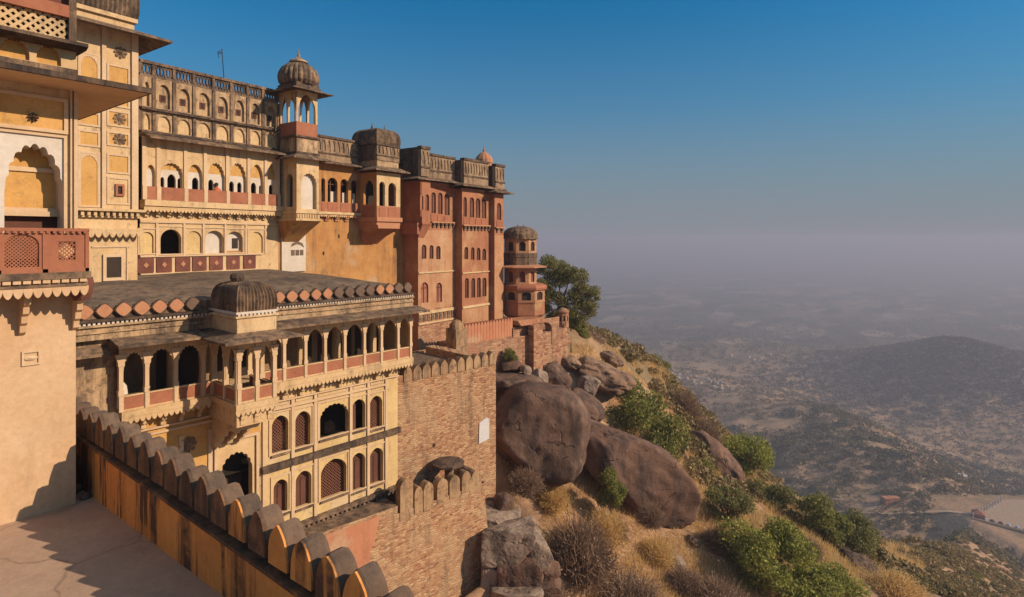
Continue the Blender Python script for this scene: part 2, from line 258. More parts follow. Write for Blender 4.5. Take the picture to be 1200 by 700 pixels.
# ------------------------------------------------------------------ mesh helpers
class MB:
    """collects faces; T maps (along, depth, up) to local coordinates"""
    def __init__(s, T=None): s.v = []; s.f = []; s.T = T
    def add(s, vs, fs):
        o = len(s.v)
        s.v += [s.T(*p) for p in vs] if s.T else [tuple(p) for p in vs]
        s.f += [tuple(i+o for i in f) for f in fs]
        return s
    def poly(s, pts): return s.add(pts, [tuple(range(len(pts)))])
    def box(s, x0, x1, y0, y1, z0, z1):
        return s.add([(x0,y0,z0),(x1,y0,z0),(x1,y1,z0),(x0,y1,z0),(x0,y0,z1),(x1,y0,z1),(x1,y1,z1),(x0,y1,z1)],
                     [(0,1,5,4),(1,2,6,5),(2,3,7,6),(3,0,4,7),(4,5,6,7),(3,2,1,0)])
    def prism(s, pts, y0, y1):                 # (x, z) outline pushed through depth
        n = len(pts)
        return s.add([(x, y0, z) for x, z in pts]+[(x, y1, z) for x, z in pts],
                     [tuple(range(n)), tuple(range(2*n-1, n-1, -1))]+[(i, i+n, (i+1) % n+n, (i+1) % n) for i in range(n)])
    def prof(s, pts, x0, x1):                  # (y, z) profile run along x
        n = len(pts)
        return s.add([(x0, y, z) for y, z in pts]+[(x1, y, z) for y, z in pts],
                     [tuple(range(n)), tuple(range(2*n-1, n-1, -1))]+[(i, i+n, (i+1) % n+n, (i+1) % n) for i in range(n)])
    def lathe(s, cx, cy, prof, n=24, ribs=0, amp=0.0, a0=0.0, cap=True):
        vs, fs = [], []
        for r, z in prof:
            for k in range(n):
                a = a0+2*math.pi*k/n
                rr = r*(1+amp*(abs(math.cos(ribs*a/2))-0.6)) if ribs else r
                vs.append((cx+rr*math.cos(a), cy+rr*math.sin(a), z))
        for i in range(len(prof)-1):
            for k in range(n):
                fs.append((i*n+k, i*n+(k+1) % n, (i+1)*n+(k+1) % n, (i+1)*n+k))
        if cap: fs += [tuple(range(n-1, -1, -1)), tuple((len(prof)-1)*n+k for k in range(n))]
        return s.add(vs, fs)
    def tube(s, p0, p1, r0, r1=None, n=7):
        r1 = r0 if r1 is None else r1
        p0, p1 = Vector(p0), Vector(p1); d = (p1-p0).normalized()
        a = d.orthogonal().normalized(); b = d.cross(a)
        vs = [tuple(p+(a*math.cos(2*math.pi*k/n)+b*math.sin(2*math.pi*k/n))*r) for p, r in ((p0, r0), (p1, r1)) for k in range(n)]
        return s.add(vs, [(k, (k+1) % n, n+(k+1) % n, n+k) for k in range(n)]+[tuple(range(n-1, -1, -1)), tuple(range(n, 2*n))])
    def ring_eave(s, x0, x1, y0, y1, zi, proj, drop, th=0.10):
        """sloping stone eave round a rectangle: inner edge at height zi, outer edge lower"""
        o = [(x0-proj, y0-proj), (x1+proj, y0-proj), (x1+proj, y1+proj), (x0-proj, y1+proj)]
        i = [(x0, y0), (x1, y0), (x1, y1), (x0, y1)]
        zo = zi-drop
        vs = [(*p, zi) for p in i]+[(*p, zo) for p in o]+[(*p, zo-th) for p in o]+[(*p, zi-th*1.3) for p in i]
        fs = []
        for k in range(4):
            j = (k+1) % 4
            fs += [(k, 4+k, 4+j, j), (4+k, 8+k, 8+j, 4+j), (8+k, 12+k, 12+j, 8+j)]
        return s.add(vs, fs)
    def vault(s, x0, x1, y0, y1, z0, h, nrib=26, amp=0.035, lev=9, power=0.75):
        """ribbed rectangular dome swelling up from a rectangle"""
        cx, cy, hx, hy = (x0+x1)/2, (y0+y1)/2, (x1-x0)/2, (y1-y0)/2
        per = []
        segs = [((-1, -1), (1, -1)), ((1, -1), (1, 1)), ((1, 1), (-1, 1)), ((-1, 1), (-1, -1))]
        for (a, b) in segs:
            L = hx if a[1] == b[1] else hy
            m = max(4, int(nrib*4*L/(hx+hy)/2)*2)
            nx, ny = (0, a[1]) if a[1] == b[1] else (a[0], 0)
            for k in range(m):
                t = k/m
                per.append((a[0]+(b[0]-a[0])*t, a[1]+(b[1]-a[1])*t, nx, ny, (k % 2)))
        n = len(per); vs, fs = [], []
        prof = [(1.0, 0.0), (1.03, 0.14), (1.035, 0.36), (1.01, 0.55), (0.955, 0.71), (0.87, 0.84), (0.73, 0.94), (0.48, 0.99), (0.12, 1.0)]
        for k, zf in prof:
            for (px, py, nx, ny, odd) in per:
                a = amp*odd*(1 if k > 0.3 else 0.3)
                vs.append((cx+hx*px*k-nx*a, cy+hy*py*k-ny*a, z0+h*zf))
        for i in range(len(prof)-1):
            for k in range(n): fs.append((i*n+k, i*n+(k+1) % n, (i+1)*n+(k+1) % n, (i+1)*n+k))
        fs.append(tuple((len(prof)-1)*n+k for k in range(n)))
        return s.add(vs, fs)
    def build(s, name, mat, parent=None, smooth=False, label=None):
        me = bpy.data.meshes.new(name)
        zb = ZB.get(root_of(parent), 0.0) if parent else 0.0
        me.from_pydata([(a, b, c-zb) for a, b, c in s.v] if zb else s.v, [], s.f)
        me.materials.append(M[mat] if isinstance(mat, str) else mat)
        if smooth: me.polygons.foreach_set('use_smooth', [True]*len(me.polygons))
        o = bpy.data.objects.new(name, me); COL.objects.link(o)
        if parent: o.parent = parent
        if label: o['label'] = label
        return o
ZB = {}
def root_of(o):
    while o and o.parent: o = o.parent
    return o.name if o else None
def thing(name, label, cat, loc, rotz=0.0, group=None):
    o = bpy.data.objects.new(name, None); COL.objects.link(o)
    o.location = loc; o.rotation_euler = (0, 0, rotz); o.empty_display_size = 0.5
    o['label'] = label; o['category'] = cat
    if group: o['group'] = group
    ZB[o.name] = loc[2]
    return o
def tag(o, label, cat, group=None):
    o['label'] = label; o['category'] = cat
    if group: o['group'] = group
    return o
def kind(o, k): o['kind'] = k; return o

class Frame:
    """a building's own axes: x along its front, y into it; turns measured picture positions into metres on its planes"""
    def __init__(s, x0, y0, deg):
        s.x0, s.y0, s.a = x0, y0, R(deg)
        s.u = (math.cos(s.a), math.sin(s.a)); s.n = (-math.sin(s.a), math.cos(s.a))
    def ray(s, px):
        d = (px-CX)/F_PX
        return 0.6178*d+0.7863, -0.7863*d+0.6178
    def t(s, px, y):
        rx, ry = s.ray(px)
        return (y+s.x0*s.n[0]+s.y0*s.n[1])/(rx*s.n[0]+ry*s.n[1])
    def X(s, px, y=0.0):
        t = s.t(px, y); rx, ry = s.ray(px)
        return (t*rx-s.x0)*s.u[0]+(t*ry-s.y0)*s.u[1]
    def Z(s, px, py, y=0.0): return (HY-py)/F_PX*s.t(px, y)
    def Yx(s, px, x):                      # depth where the sight line meets the plane x = const
        rx, ry = s.ray(px)
        t = (x+s.x0*s.u[0]+s.y0*s.u[1])/(rx*s.u[0]+ry*s.u[1])
        return (t*rx-s.x0)*s.n[0]+(t*ry-s.y0)*s.n[1]
    def world(s, x, y): return (s.x0+x*s.u[0]+y*s.n[0], s.y0+x*s.u[1]+y*s.n[1])

def arch(xa, xb, zs, zt, kind='round', n=14):
    c, hw, h = (xa+xb)/2, (xb-xa)/2, zt-zs
    pts = []
    N = 36 if kind == 'cusp' else n
    for i in range(N+1):
        th = math.pi*(1-i/N)
        x, z = math.cos(th), math.sin(th)
        if kind == 'cusp':
            k = 1-0.085*(1-abs(math.sin(4.5*th*2)))
            x *= k if 0 < i < N else 1; z *= k
        elif kind == 'point':
            z = 0.82*z+0.18*(1-abs(x))**0.8
        pts.append([c+hw*x, zs+h*z])
    for i in range(1, len(pts)): pts[i][0] = max(pts[i][0], pts[i-1][0])
    return [tuple(p) for p in pts]

def cells(mf, x0, x1, z0, z1, ops, y=0.0, d=0.25, mr=None):
    """a strip of wall with arched openings; ops = (xa, xb, sill, spring, top, kind); reveals go into mr"""
    mr = mr or mf
    ops = sorted(ops)
    if not ops: mf.poly([(x0,y,z0),(x1,y,z0),(x1,y,z1),(x0,y,z1)]); return
    b = [x0]+[(ops[i][1]+ops[i+1][0])/2 for i in range(len(ops)-1)]+[x1]
    for i, (xa, xb, zl, zs, zt, kd) in enumerate(ops):
        a0, a1 = b[i], b[i+1]
        mf.poly([(a0,y,z0),(xa,y,z0),(xa,y,z1),(a0,y,z1)])
        mf.poly([(xb,y,z0),(a1,y,z0),(a1,y,z1),(xb,y,z1)])
        if zl > z0+1e-4: mf.poly([(xa,y,z0),(xb,y,z0),(xb,y,zl),(xa,y,zl)])
        ap = arch(xa, xb, zs, zt, kd) if zt > zs else [(xa, zt), (xb, zt)]
        for (p, q) in zip(ap[:-1], ap[1:]):
            if q[0]-p[0] > 1e-6: mf.poly([(p[0],y,p[1]),(q[0],y,q[1]),(q[0],y,z1),(p[0],y,z1)])
        ol = [(xa, zl)]+ap+[(xb, zl)]
        if abs(ap[0][1]-zl) < 1e-6: ol = ap
        n = len(ol)
        for k in range(n):
            p, q = ol[k], ol[(k+1) % n]
            if p != q: mr.poly([(p[0],y,p[1]),(q[0],y,q[1]),(q[0],y+d,q[1]),(p[0],y+d,p[1])])
def outline(op):
    xa, xb, zl, zs, zt, kd = op
    return [(xa, zl)]+(arch(xa, xb, zs, zt, kd) if zt > zs else [(xa, zt), (xb, zt)])+[(xb, zl)]
def pane(mb, op, y, thick=0.03): mb.prism([p for p in dict.fromkeys(outline(op))], y, y+thick)
def lattice(mb, op, y, step=0.14, w=0.05, th=0.05):
    """diagonal stone bars cut to the opening's box"""
    xa, xb, zl, zs, zt, kd = op
    W, H = xb-xa, zt-zl
    k = -H
    while k < W:
        for sgn in (1, -1):
            a0, a1 = max(0, k), min(W, k+H)
            if a1-a0 > 0.03:
                pa = (xa+a0, zl+(a0-k)) if sgn > 0 else (xa+a0, zt-(a0-k))
                pb = (xa+a1, zl+(a1-k)) if sgn > 0 else (xa+a1, zt-(a1-k))
                o = w*0.5
                yy = y+(0.0 if sgn > 0 else 0.012)
                mb.prism([(pa[0]-o, pa[1]), (pb[0]-o, pb[1]), (pb[0]+o, pb[1]), (pa[0]+o, pa[1])], yy, yy+th)
        k += step
def fringe(mb, x0, x1, z1, depth, y0, y1, pitch):
    """a hanging row of scalloped leaves"""
    n = max(1, int(round((x1-x0)/pitch))); p = (x1-x0)/n
    for i in range(n):
        a = x0+i*p
        mb.prism([(a, z1), (a, z1-depth*0.35), (a+p*0.10, z1-depth*0.62), (a+p*0.28, z1-depth*0.88), (a+p*0.5, z1-depth), (a+p*0.72, z1-depth*0.88), (a+p*0.90, z1-depth*0.62), (a+p*0.985, z1-depth*0.35), (a+p*0.985, z1)], y0, y1)
def dentils(mb, x0, x1, z0, z1, y0, y1, pitch, fill=0.5):
    n = max(1, int(round((x1-x0)/pitch))); p = (x1-x0)/n
    for i in range(n): mb.box(x0+i*p, x0+i*p+p*fill, y0, y1, z0, z1)
def frame_trim(mb, x0, x1, z0, z1, w=0.06, y=0.0, pr=0.035):
    mb.box(x0, x1, y-pr, y, z1-w, z1); mb.box(x0, x1, y-pr, y, z0, z0+w)
    mb.box(x0, x0+w, y-pr, y, z0+w, z1-w); mb.box(x1-w, x1, y-pr, y, z0+w, z1-w)
def bracket(mb, x, w, y, z1, h, pr, steps=4):
    """stepped corbel reaching out of a wall at depth y"""
    pts = [(y, z1), (y-pr, z1)]
    for i in range(steps):
        f0, f1 = 1-i/steps, 1-(i+1)/steps
        zz = z1-h*(i+1)/steps
        pts += [(y-pr*f0, zz+h*0.06), (y-pr*(f1+0.04), zz)]
    pts.append((y, z1-h))
    mb.prof(pts, x-w/2, x+w/2)
def finial(mb, cx, cy, z, s):
    mb.lathe(cx, cy, [(0.30*s,z),(0.34*s,z+0.08*s),(0.12*s,z+0.18*s),(0.2*s,z+0.32*s),(0.21*s,z+0.40*s),(0.07*s,z+0.52*s),(0.11*s,z+0.66*s),(0.04*s,z+0.8*s),(0.06*s,z+0.9*s),(0.008*s,z+1.25*s)], 12)

# ------------------------------------------------------------------ the ground, one sheet to the horizon
_rng = np.random.RandomState(11)
_TAB = _rng.rand(256, 256)
def vnoise(x, y):
    xi = np.floor(x).astype(int); yi = np.floor(y).astype(int)
    fx = x-xi; fy = y-yi; fx = fx*fx*(3-2*fx); fy = fy*fy*(3-2*fy)
    g = lambda i, j: _TAB[i & 255, j & 255]
    return (g(xi, yi)*(1-fx)+g(xi+1, yi)*fx)*(1-fy)+(g(xi, yi+1)*(1-fx)+g(xi+1, yi+1)*fx)*fy-0.5
def fbm(x, y, sc_, oc=5, gain=0.5):
    v = 0; a = 1.0; f = 1.0/sc_
    for o in range(oc): v = v+a*vnoise(x*f+17.3*o, y*f+9.1*o); a *= gain; f *= 2.03
    return v
FY = [-900,-500,-150,-80,-40,-15,2,13,20,25,30,33,36,45,80,140,300,600]
FZ = [-330,-225,-110,-76,-53,-38,-30,-26,-23,-19,-14,-11.5,-9.6,-8.2,-7,-12,-70,-230]
def sstep(a, b, x):
    t = np.clip((x-a)/(b-a), 0, 1); return t*t*(3-2*t)
def height(X, Y):
    X = np.asarray(X, float); Y = np.asarray(Y, float)
    cx = 0.6178*X-0.7863*Y; cy = 0.7863*X+0.6178*Y
    d = np.clip(X-50, 0, 24); g = 0.0115*d*d+(0.58-0.20*sstep(27, 4, Y))*np.clip(X-74, 0, None)
    near = np.interp(Y, FY, FZ)-g
    near = near+fbm(X, Y, 9, 4)*1.3*sstep(28, 60, np.hypot(X, Y))+fbm(X+50, Y, 60, 4)*7*sstep(70, 200, np.hypot(X, Y))
    near = near-7*sstep(34, 30, X)*sstep(23, 26, Y)
    r1 = 272+14*np.sin(cy/90.0)
    amp1 = np.interp(cy, [0, 255, 300, 350, 420, 560, 700, 900, 1150], [0, 0, 62, 80, 77, 66, 50, 24, 0])
    val = -226+amp1*np.exp(-(np.abs(cx-r1)/np.where(cx < r1, 190, 110))**1.7)
    val = val+66*np.exp(-(np.abs(cx-672)/135)**1.25-((cy-890)/170)**2)+24*np.exp(-((cx-960)/230)**2-((cy-950)/190)**2)
    val = val+26*np.exp(-((cx-440)/190)**2-((cy-1180)/150)**2)+20*np.exp(-((cx-140)/120)**2-((cy-900)/170)**2)
    rough = sstep(1700, 900, cy)
    val = val+fbm(X, Y, 190, 6, 0.55)*(7+13*rough)+fbm(X+900, Y, 1900, 4)*10*sstep(1500, 4000, np.hypot(X, Y))
    # the levelled yard in the valley
    pl = sstep(50, 40, np.abs(cy-318))*sstep(64, 53, np.abs(cx-302))
    val = val*(1-pl)+(-153.5)*pl
    k = 9.0
    return np.maximum(near, val)+k*np.exp(-np.abs(near-val)/k)*0.3
angs = np.radians(np.concatenate([np.arange(-180, -50, 4.0), np.arange(-50, -5, 0.5), np.arange(-5, 46, 0.16), np.arange(46, 180, 4.0)]))
rads = 10*np.exp(np.linspace(0, math.log(1300), 520))
A, RR = np.meshgrid(angs, rads)                       # rows: radius
cxg, cyg = RR*np.sin(A), RR*np.cos(A)
GX = 0.6178*cxg+0.7863*cyg; GY = -0.7863*cxg+0.6178*cyg
GZ = height(GX, GY)
nr, na = GX.shape
verts = np.stack([GX, GY, GZ], -1).reshape(-1, 3)
idx = np.arange(nr*na).reshape(nr, na); nxt = np.roll(idx, -1, axis=1)
quads = np.stack([idx[:-1], nxt[:-1], nxt[1:], idx[1:]], -1).reshape(-1, 4)[:, ::-1]
def np_mesh(name, verts, faces, mat, smooth=False):
    me = bpy.data.meshes.new(name); k = faces.shape[1]
    me.vertices.add(len(verts)); me.vertices.foreach_set('co', np.ascontiguousarray(verts, np.float32).ravel())
    me.loops.add(faces.size); me.loops.foreach_set('vertex_index', np.ascontiguousarray(faces, np.int32).ravel())
    me.polygons.add(len(faces)); me.polygons.foreach_set('loop_start', np.arange(0, faces.size, k, dtype=np.int32))
    if smooth: me.polygons.foreach_set('use_smooth', np.ones(len(faces), bool))
    me.update(calc_edges=True); me.materials.append(M[mat] if isinstance(mat, str) else mat)
    return me
def ground_material():
    n = NT('hillside_and_plain')
    a = n.noise(scale=0.055, detail=9, rough=0.68)
    b = n.noise(scale=0.55, detail=8, rough=0.7, off=(3, 1, 0))
    c = n.noise(scale=0.011, detail=9, rough=0.66, off=(8, 2, 0))
    soil = n.ramp(b, [(0.30, (0.21, 0.118, 0.07)), (0.46, (0.33, 0.192, 0.108)), (0.60, (0.43, 0.262, 0.145)), (0.75, (0.50, 0.335, 0.195))])
    col = n.mix(n.ramp(a, [(0.50, 0.0), (0.62, 0.6)]), soil, (0.12, 0.10, 0.045))
    col = n.mix(n.ramp(c, [(0.53, 0.0), (0.64, 0.55)]), col, (0.13, 0.115, 0.055))
    # fields of the far plain
    vo = n.t.nodes.new('ShaderNodeTexVoronoi'); vo.inputs['Scale'].default_value = 0.0085
    mp = n.t.nodes.new('ShaderNodeMapping'); mp.inputs['Rotation'].default_value = (0, 0, 0.5); mp.inputs['Scale'].default_value = (1, 2.2, 0)
    n.link(n.geo.outputs['Position'], mp.inputs[0]); n.link(mp.outputs[0], vo.inputs['Vector'])
    sp_ = n.t.nodes.new('ShaderNodeSeparateColor'); n.link(vo.outputs['Color'], sp_.inputs[0])
    fields = n.ramp(sp_.outputs[0], [(0.05, (0.05, 0.055, 0.025)), (0.35, (0.14, 0.10, 0.06)), (0.55, (0.075, 0.075, 0.035)), (0.75, (0.24, 0.16, 0.10)), (0.97, (0.30, 0.215, 0.145))])
    fields = n.mix(n.ramp(n.noise(scale=0.004, detail=8, rough=0.7), [(0.46, 0.0), (0.62, 0.85)]), fields, (0.05, 0.055, 0.028))
    sep = n.t.nodes.new('ShaderNodeSeparateXYZ'); n.link(n.geo.outputs['Position'], sep.inputs[0])
    far = n.math('SUBTRACT', n.math('MULTIPLY', sep.outputs[0], 0.7863/1000), n.math('MULTIPLY', sep.outputs[1], -0.6178/1000))
    col = n.mix(n.ramp(far, [(0.0, 0.0), (0.85, 0.0), (1.0, 1.0)]) if False else n.ramp(n.math('MULTIPLY', far, 0.5), [(0.45, 0.0), (0.62, 1.0)]), col, fields)
    n.bump(n.math('ADD', n.noise(scale=1.7, detail=8, rough=0.75), a), 0.6, 0.25)
    return n.out(col)
g_ob = bpy.data.objects.new('ground', np_mesh('ground', verts, quads, ground_material(), True)); COL.objects.link(g_ob)
kind(g_ob, 'structure'); g_ob['label'] = 'dry scrubby hillside falling to a hazy valley and plain'
_T = 14*np.exp(np.linspace(0, math.log(300), 6000))
def at_ground(px, py):
    d = (px-CX)/F_PX; rx, ry = 0.6178*d+0.7863, -0.7863*d+0.6178
    z = (HY-py)/F_PX*_T; h = height(rx*_T, ry*_T)
    k = np.argmax(z < h) if (z < h).any() else len(_T)-1
    t = _T[k]; return rx*t, ry*t, float(height(rx*t, ry*t)), t
def ray_at(px, py, t):
    d = (px-CX)/F_PX; return (0.6178*d+0.7863)*t, (-0.7863*d+0.6178)*t, (HY-py)/F_PX*t

# ------------------------------------------------------------------ haze over the whole country
hb = MB(); hb.box(-14500, 14500, -14500, 14500, float(GZ.min())-1.5, 15.5)
hm = bpy.data.materials.new('dusty_air'); hm.use_nodes = True
ht = hm.node_tree; ht.nodes.clear()
ho = ht.nodes.new('ShaderNodeOutputMaterial'); hv = ht.nodes.new('ShaderNodeVolumePrincipled')
hv.inputs['Color'].default_value = (0.57, 0.565, 0.675, 1); hv.inputs['Density'].default_value = 0.00056; hv.inputs['Anisotropy'].default_value = 0.1
ht.links.new(hv.outputs[0], ho.inputs['Volume'])
hz = hb.build('haze', hm); kind(hz, 'stuff'); hz['label'] = 'dusty haze over valley and plain'

# ------------------------------------------------------------------ terrace, its crenellated parapet
FZ0 = -5.5
PX0, PX1 = 4.48, 4.84
m = MB(); m.box(-14, PX0, -4, 20, FZ0-0.4, FZ0)
terr = kind(m.build('terrace_paving', 'floor'), 'structure'); terr['label'] = 'sunlit mortar paved terrace'
m = MB(); m.box(-14, PX1-0.05, -4.5, 14, -30, FZ0-0.41)
o = m.build('terrace_base', 'stone'); kind(o, 'structure'); o['label'] = 'masonry base under the terrace'
pw = thing('parapet_wall', 'low orange parapet with black streaks and rounded merlons beside the terrace', 'parapet', (PX0, 1.0, FZ0))
SL = lambda y: -0.035*(15.75-y)-0.04-0.018*max(0, 9-y)-0.02*max(0, y-12)
m = MB(lambda x, y, z: (x-PX0, y-1.0, z+(SL(y) if z > -7 else 0)))
m.box(PX0, PX1, 1.0, 19.0, -7.5, -4.26)
m.build('wall', 'parin', pw)
m = MB(lambda x, y, z: (x-PX0, y-1.0, z+SL(y)))
m.box(PX0-0.035, PX1+0.03, 1.0, 19.0, -4.258, -4.20)
m.build('coping', 'merlon', pw)
rnd = random.Random(4)
y = 1.35; first = None; k = 0
mer_front, mer_cap = [], []
while y < 18.6:
    wv = 0.250+rnd.uniform(-0.012, 0.012); hh = 0.61+rnd.uniform(-0.045, 0.045); lx = rnd.uniform(-.02, .02)
    pts = []
    for i in range(13):
        a = math.pi*(1-i/12); xx = math.cos(a); zz = math.sin(a)
        pts.append((xx*wv*(1+.02*math.sin(5*a+k))+lx*zz, 0.14+(hh-0.14)*(0.80*zz+0.20*(1-abs(xx)))+.008*math.sin(7*a+k*2)))
    pts = [(-wv, 0.0)]+pts+[(wv, 0.0)]
    m = MB(lambda a, d, z, y=y: (0.0+d, y-1.0+a, z-4.198+SL(y)))
    fr = MB(lambda a, d, z, y=y: (0.0+d, y-1.0+a, z-4.198+SL(y)))
    # body with a slightly rounded back edge
    n = len(pts); lay = [(0.02, 0.955), (0.06, 1.0), (0.27, 1.0), (0.34, 0.93)]
    vs = [(x*s, d, z*s if z > 0 else z) for d, s in lay for x, z in pts]
    fs = [(j*n+i, j*n+(i+1) % n, (j+1)*n+(i+1) % n, (j+1)*n+i) for j in range(3) for i in range(n)]
    fs += [tuple(range(3*n, 4*n))]
    m.add(vs, fs)
    mo = m.build('merlon', 'merltop', pw, smooth=False)
    fr.prism([(x*0.968, z*0.968 if z > 0 else z) for x, z in pts], 0.0, 0.03)
    fr.build('face', 'parin' if k in (3, 5, 6, 8, 9, 10, 11, 13) else 'merlon', mo)
    y += 0.572+rnd.uniform(-0.015, 0.015); k += 1
# ------------------------------------------------------------------ left house with its sandstone balcony
L = Frame(4.16, 14.8, 0)
lh = thing('balcony_house', 'tall peach plastered house with carved red balcony above terrace', 'house', (4.16, 14.8, FZ0))
XL = -7.0
m = MB(); m.box(XL, 0, 0.5, 7.5, -9, 7.6); m.build('wall', 'leftwall', lh)
# ground floor face and the portal storey
m = MB(); m.poly([(XL,0,-9),(0,0,-9),(0,0,-0.62),(XL,0,-0.62)]); m.poly([(0,0,-9),(0,0.5,-9),(0,0.5,7.6),(0,0,7.6)]); m.build('lower_face', 'leftwall', lh)
pxA, pxB = L.X(5), L.X(74.5)
opn = (pxA, pxB, -0.62, L.Z(74, 226), L.Z(38, 168), 'cusp')
fr0, fr1 = L.X(-6), L.X(77.5)
m = MB(); cells(m, fr0, fr1, -0.62, L.Z(77, 162.5), [opn], 0.0, 0.42); m.build('portal_arch', 'white', lh)
m = MB()
zt = L.Z(77, 162.5)
m.poly([(fr1,0,-0.62),(0,0,-0.62),(0,0,3.05),(fr1,0,3.05)]); m.poly([(XL,0,-0.62),(fr0,0,-0.62),(fr0,0,3.05),(XL,0,3.05)])
m.poly([(fr0,0,zt),(fr1,0,zt),(fr1,0,3.05),(fr0,0,3.05)])
m.build('portal_storey_face', 'cream', lh)
m = MB(); m.poly([(fr0-.1,0.44,L.Z(36,247)),(fr1,0.44,L.Z(36,247)),(fr1,0.44,2.2),(fr0-.1,0.44,2.2)])
m.build('portal_panel', 'yellow', lh)
m = MB(); zz = L.Z(36, 199, .44); m.box(fr0, fr1, 0.40, 0.438, zz-0.045, zz+0.045)
m.box(L.X(65, .44), L.X(65, .44)+0.04, 0.40, 0.438, L.Z(36, 247), zz-0.05)
zs = L.Z(36, 247); m.box(fr0, fr1, 0.28, 0.438, zs-0.10, zs); m.box(fr0, fr1, 0.33, 0.438, zs+0.002, zs+0.07)
m.build('panel_trim', 'cream_clean', lh)
m = MB(); m.box(fr0, fr1, 0.46, 0.49, -0.62, zs-0.1); m.build('dark_doorway', 'wood', lh)  # dark panel standing in for the shaded open slot below the arch panel
# frieze panel under the eave with a rosette
m = MB(); fx0, fx1 = L.X(-8), L.X(79)
frame_trim(m, fx0, fx1, L.Z(78, 158), L.Z(78, 117), 0.07, -0.002, 0.05)
m.box(fr0, fr1, -0.045, -0.002, zt, zt+0.05); m.box(fr1-0.05, fr1, -0.045, -0.002, -0.6, zt)
for a, b in ((81.2, 83.2), (85.5, 90)): m.box(L.X(a), L.X(b), -0.07, -0.002, -0.62, 3.05)
m.build('door_frame_trim', 'cream_clean', lh)
m = MB(); m.box(fx0+0.07, fx1-0.07, -0.012, -0.004, L.Z(78, 158)+0.07, L.Z(78, 117)-0.07); m.build('frieze_panel', 'yellow', lh)
def rosette(name, x, z, r, y, mat, parent):
    m = MB(lambda a, d, c: (x+a, y-d, z+c))
    for k in range(8):
        a = k*math.pi/4
        m.add([(0,0.03,0),(r*math.cos(a-.32),0.015,r*math.sin(a-.32)),(r*1.1*math.cos(a),0.06,r*1.1*math.sin(a)),(r*math.cos(a+.32),0.015,r*math.sin(a+.32))], [(0,1,2),(0,2,3)])
    n = 10
    m.add([(r*.4*math.cos(2*math.pi*k/n), 0.05, r*.4*math.sin(2*math.pi*k/n)) for k in range(n)]+[(0, 0.13, 0)], [(k, (k+1) % n, n) for k in range(n)])
    return m.build(name, mat, parent)
rosette('rosette', L.X(38), L.Z(38, 138), 0.085, -0.014, 'darker', lh)
m = MB(); m.prof([(-1.0,3.05),(-1.0,3.13),(0.3,3.30),(7.6,3.30),(7.6,3.05)], XL, 0.45); m.box(0.45, 1.0, -1.0, 7.6, 3.05, 3.13)
m.add([(0.45,-1.0,3.132),(1.0,-1.0,3.132),(1.0,7.6,3.132),(0.45,7.6,3.30),(0.45,0.3,3.30)],[(0,1,4),(1,2,3,4)])
m.build('eave', 'leftwall', lh)
m = MB(); m.box(XL, 1.06, -1.06, -1.002, 3.06, 3.15); m.box(1.002, 1.06, -1.0, 7.6, 3.06, 3.15)
m.prof([(-1.06,3.152),(-1.06,3.17),(0.3,3.34),(-0.0,3.342)], XL, 1.06); m.build('eave_edge', 'darker', lh)
# upper storey: dark course, blind arches, ledge, lattice balcony
UZ = lambda py, px=70: L.Z(px, py, 0)
zA, zB, zC = 3.30, UZ(80), UZ(58)
m = MB(); m.box(XL, 0.0, -0.12, 0.49, zA, zB); m.build('course', 'dark', lh)
ops = [(L.X(a), L.X(b), zB+0.03, UZ(72), UZ(55)-0.03, 'cusp') for a, b in ((42, 71), (-2, 34), (-50, -10))]
m = MB(); cells(m, XL, 0, zB, zC, ops, -0.03, 0.10); m.poly([(0,-0.03,zB),(0,0.5,zB),(0,0.5,zC),(0,-0.03,zC)]); m.build('arcade_band', 'cream', lh)
for op in ops:
    m = MB(); pane(m, op, 0.06); m.build('blind_arch', 'yellow', lh)
m = MB(); m.prof([(0.45, zC), (-0.3, zC), (-0.42, zC+0.05), (-0.42, zC+0.12), (0.45, zC+0.18)], XL, 0.10); m.build('ledge', 'darker', lh)
for x in (XL, L.X(-42), L.X(77.5)): m = MB(); m.box(x, x+0.13, -0.18, 0.3, zC+0.17, 6.2); m.build('corner_post', 'dark', lh)
zL0, zL1 = zC+0.19, UZ(21.5)
m = MB(); lattice(m, (L.X(-41)+.13, L.X(77.5), zL0, 0, zL1, ''), -0.10, 0.155, 0.075, 0.05); m.build('lattice', 'cream', lh)
m = MB(); m.box(XL, L.X(77.5), -0.20, 0.2, zL1, zL1+0.24); m.build('beam', 'red', lh)
m = MB(); m.box(XL, L.X(77.5), 0.0, 0.2, zL1+0.241, 5.9); m.build('upper_panel', 'redpanel', lh)
m = MB(); m.box(XL, 0.25, -0.35, 2.0, 5.9, 6.1); m.build('upper_ledge', 'darker', lh)
m = MB(); m.box(XL, L.X(77.5), 0.25, 0.45, zL0, zL1); m.build('balcony_back', 'inside_dark', lh)
# the carved balcony
BY = -0.70
bz0, bz1 = L.Z(104, 318, BY), L.Z(104, 268, BY)
bx1 = L.X(104.5, BY)
bal = MB(); bal.box(XL, bx1+0.02, BY-0.06, 0.0, bz0-0.13, bz0); bal.box(XL, bx1-0.02, BY, 0.0, bz0-0.28, bz0-0.131)
bo = bal.build('balcony_slab', 'dark', lh)
m = MB()
posts = [(-58, -51), (-1, 1.5), (50, 56.5), (100, 104.5)]
for a, b in posts: m.box(L.X(a, BY), L.X(b, BY), BY, BY+0.10, bz0, bz1-0.06)
m.box(XL, bx1, BY-0.02, BY+0.13, bz1-0.06, bz1)
dentils(m, XL, bx1, bz1-0.10, bz1-0.062, BY-0.03, BY, 0.10, 0.55)
m.box(XL, bx1, BY, BY+0.10, bz0, bz0+0.07)
m.box(bx1-0.10, bx1, BY+0.10, -0.002, bz0, bz1)
m.build('balcony_rail', 'red', lh)
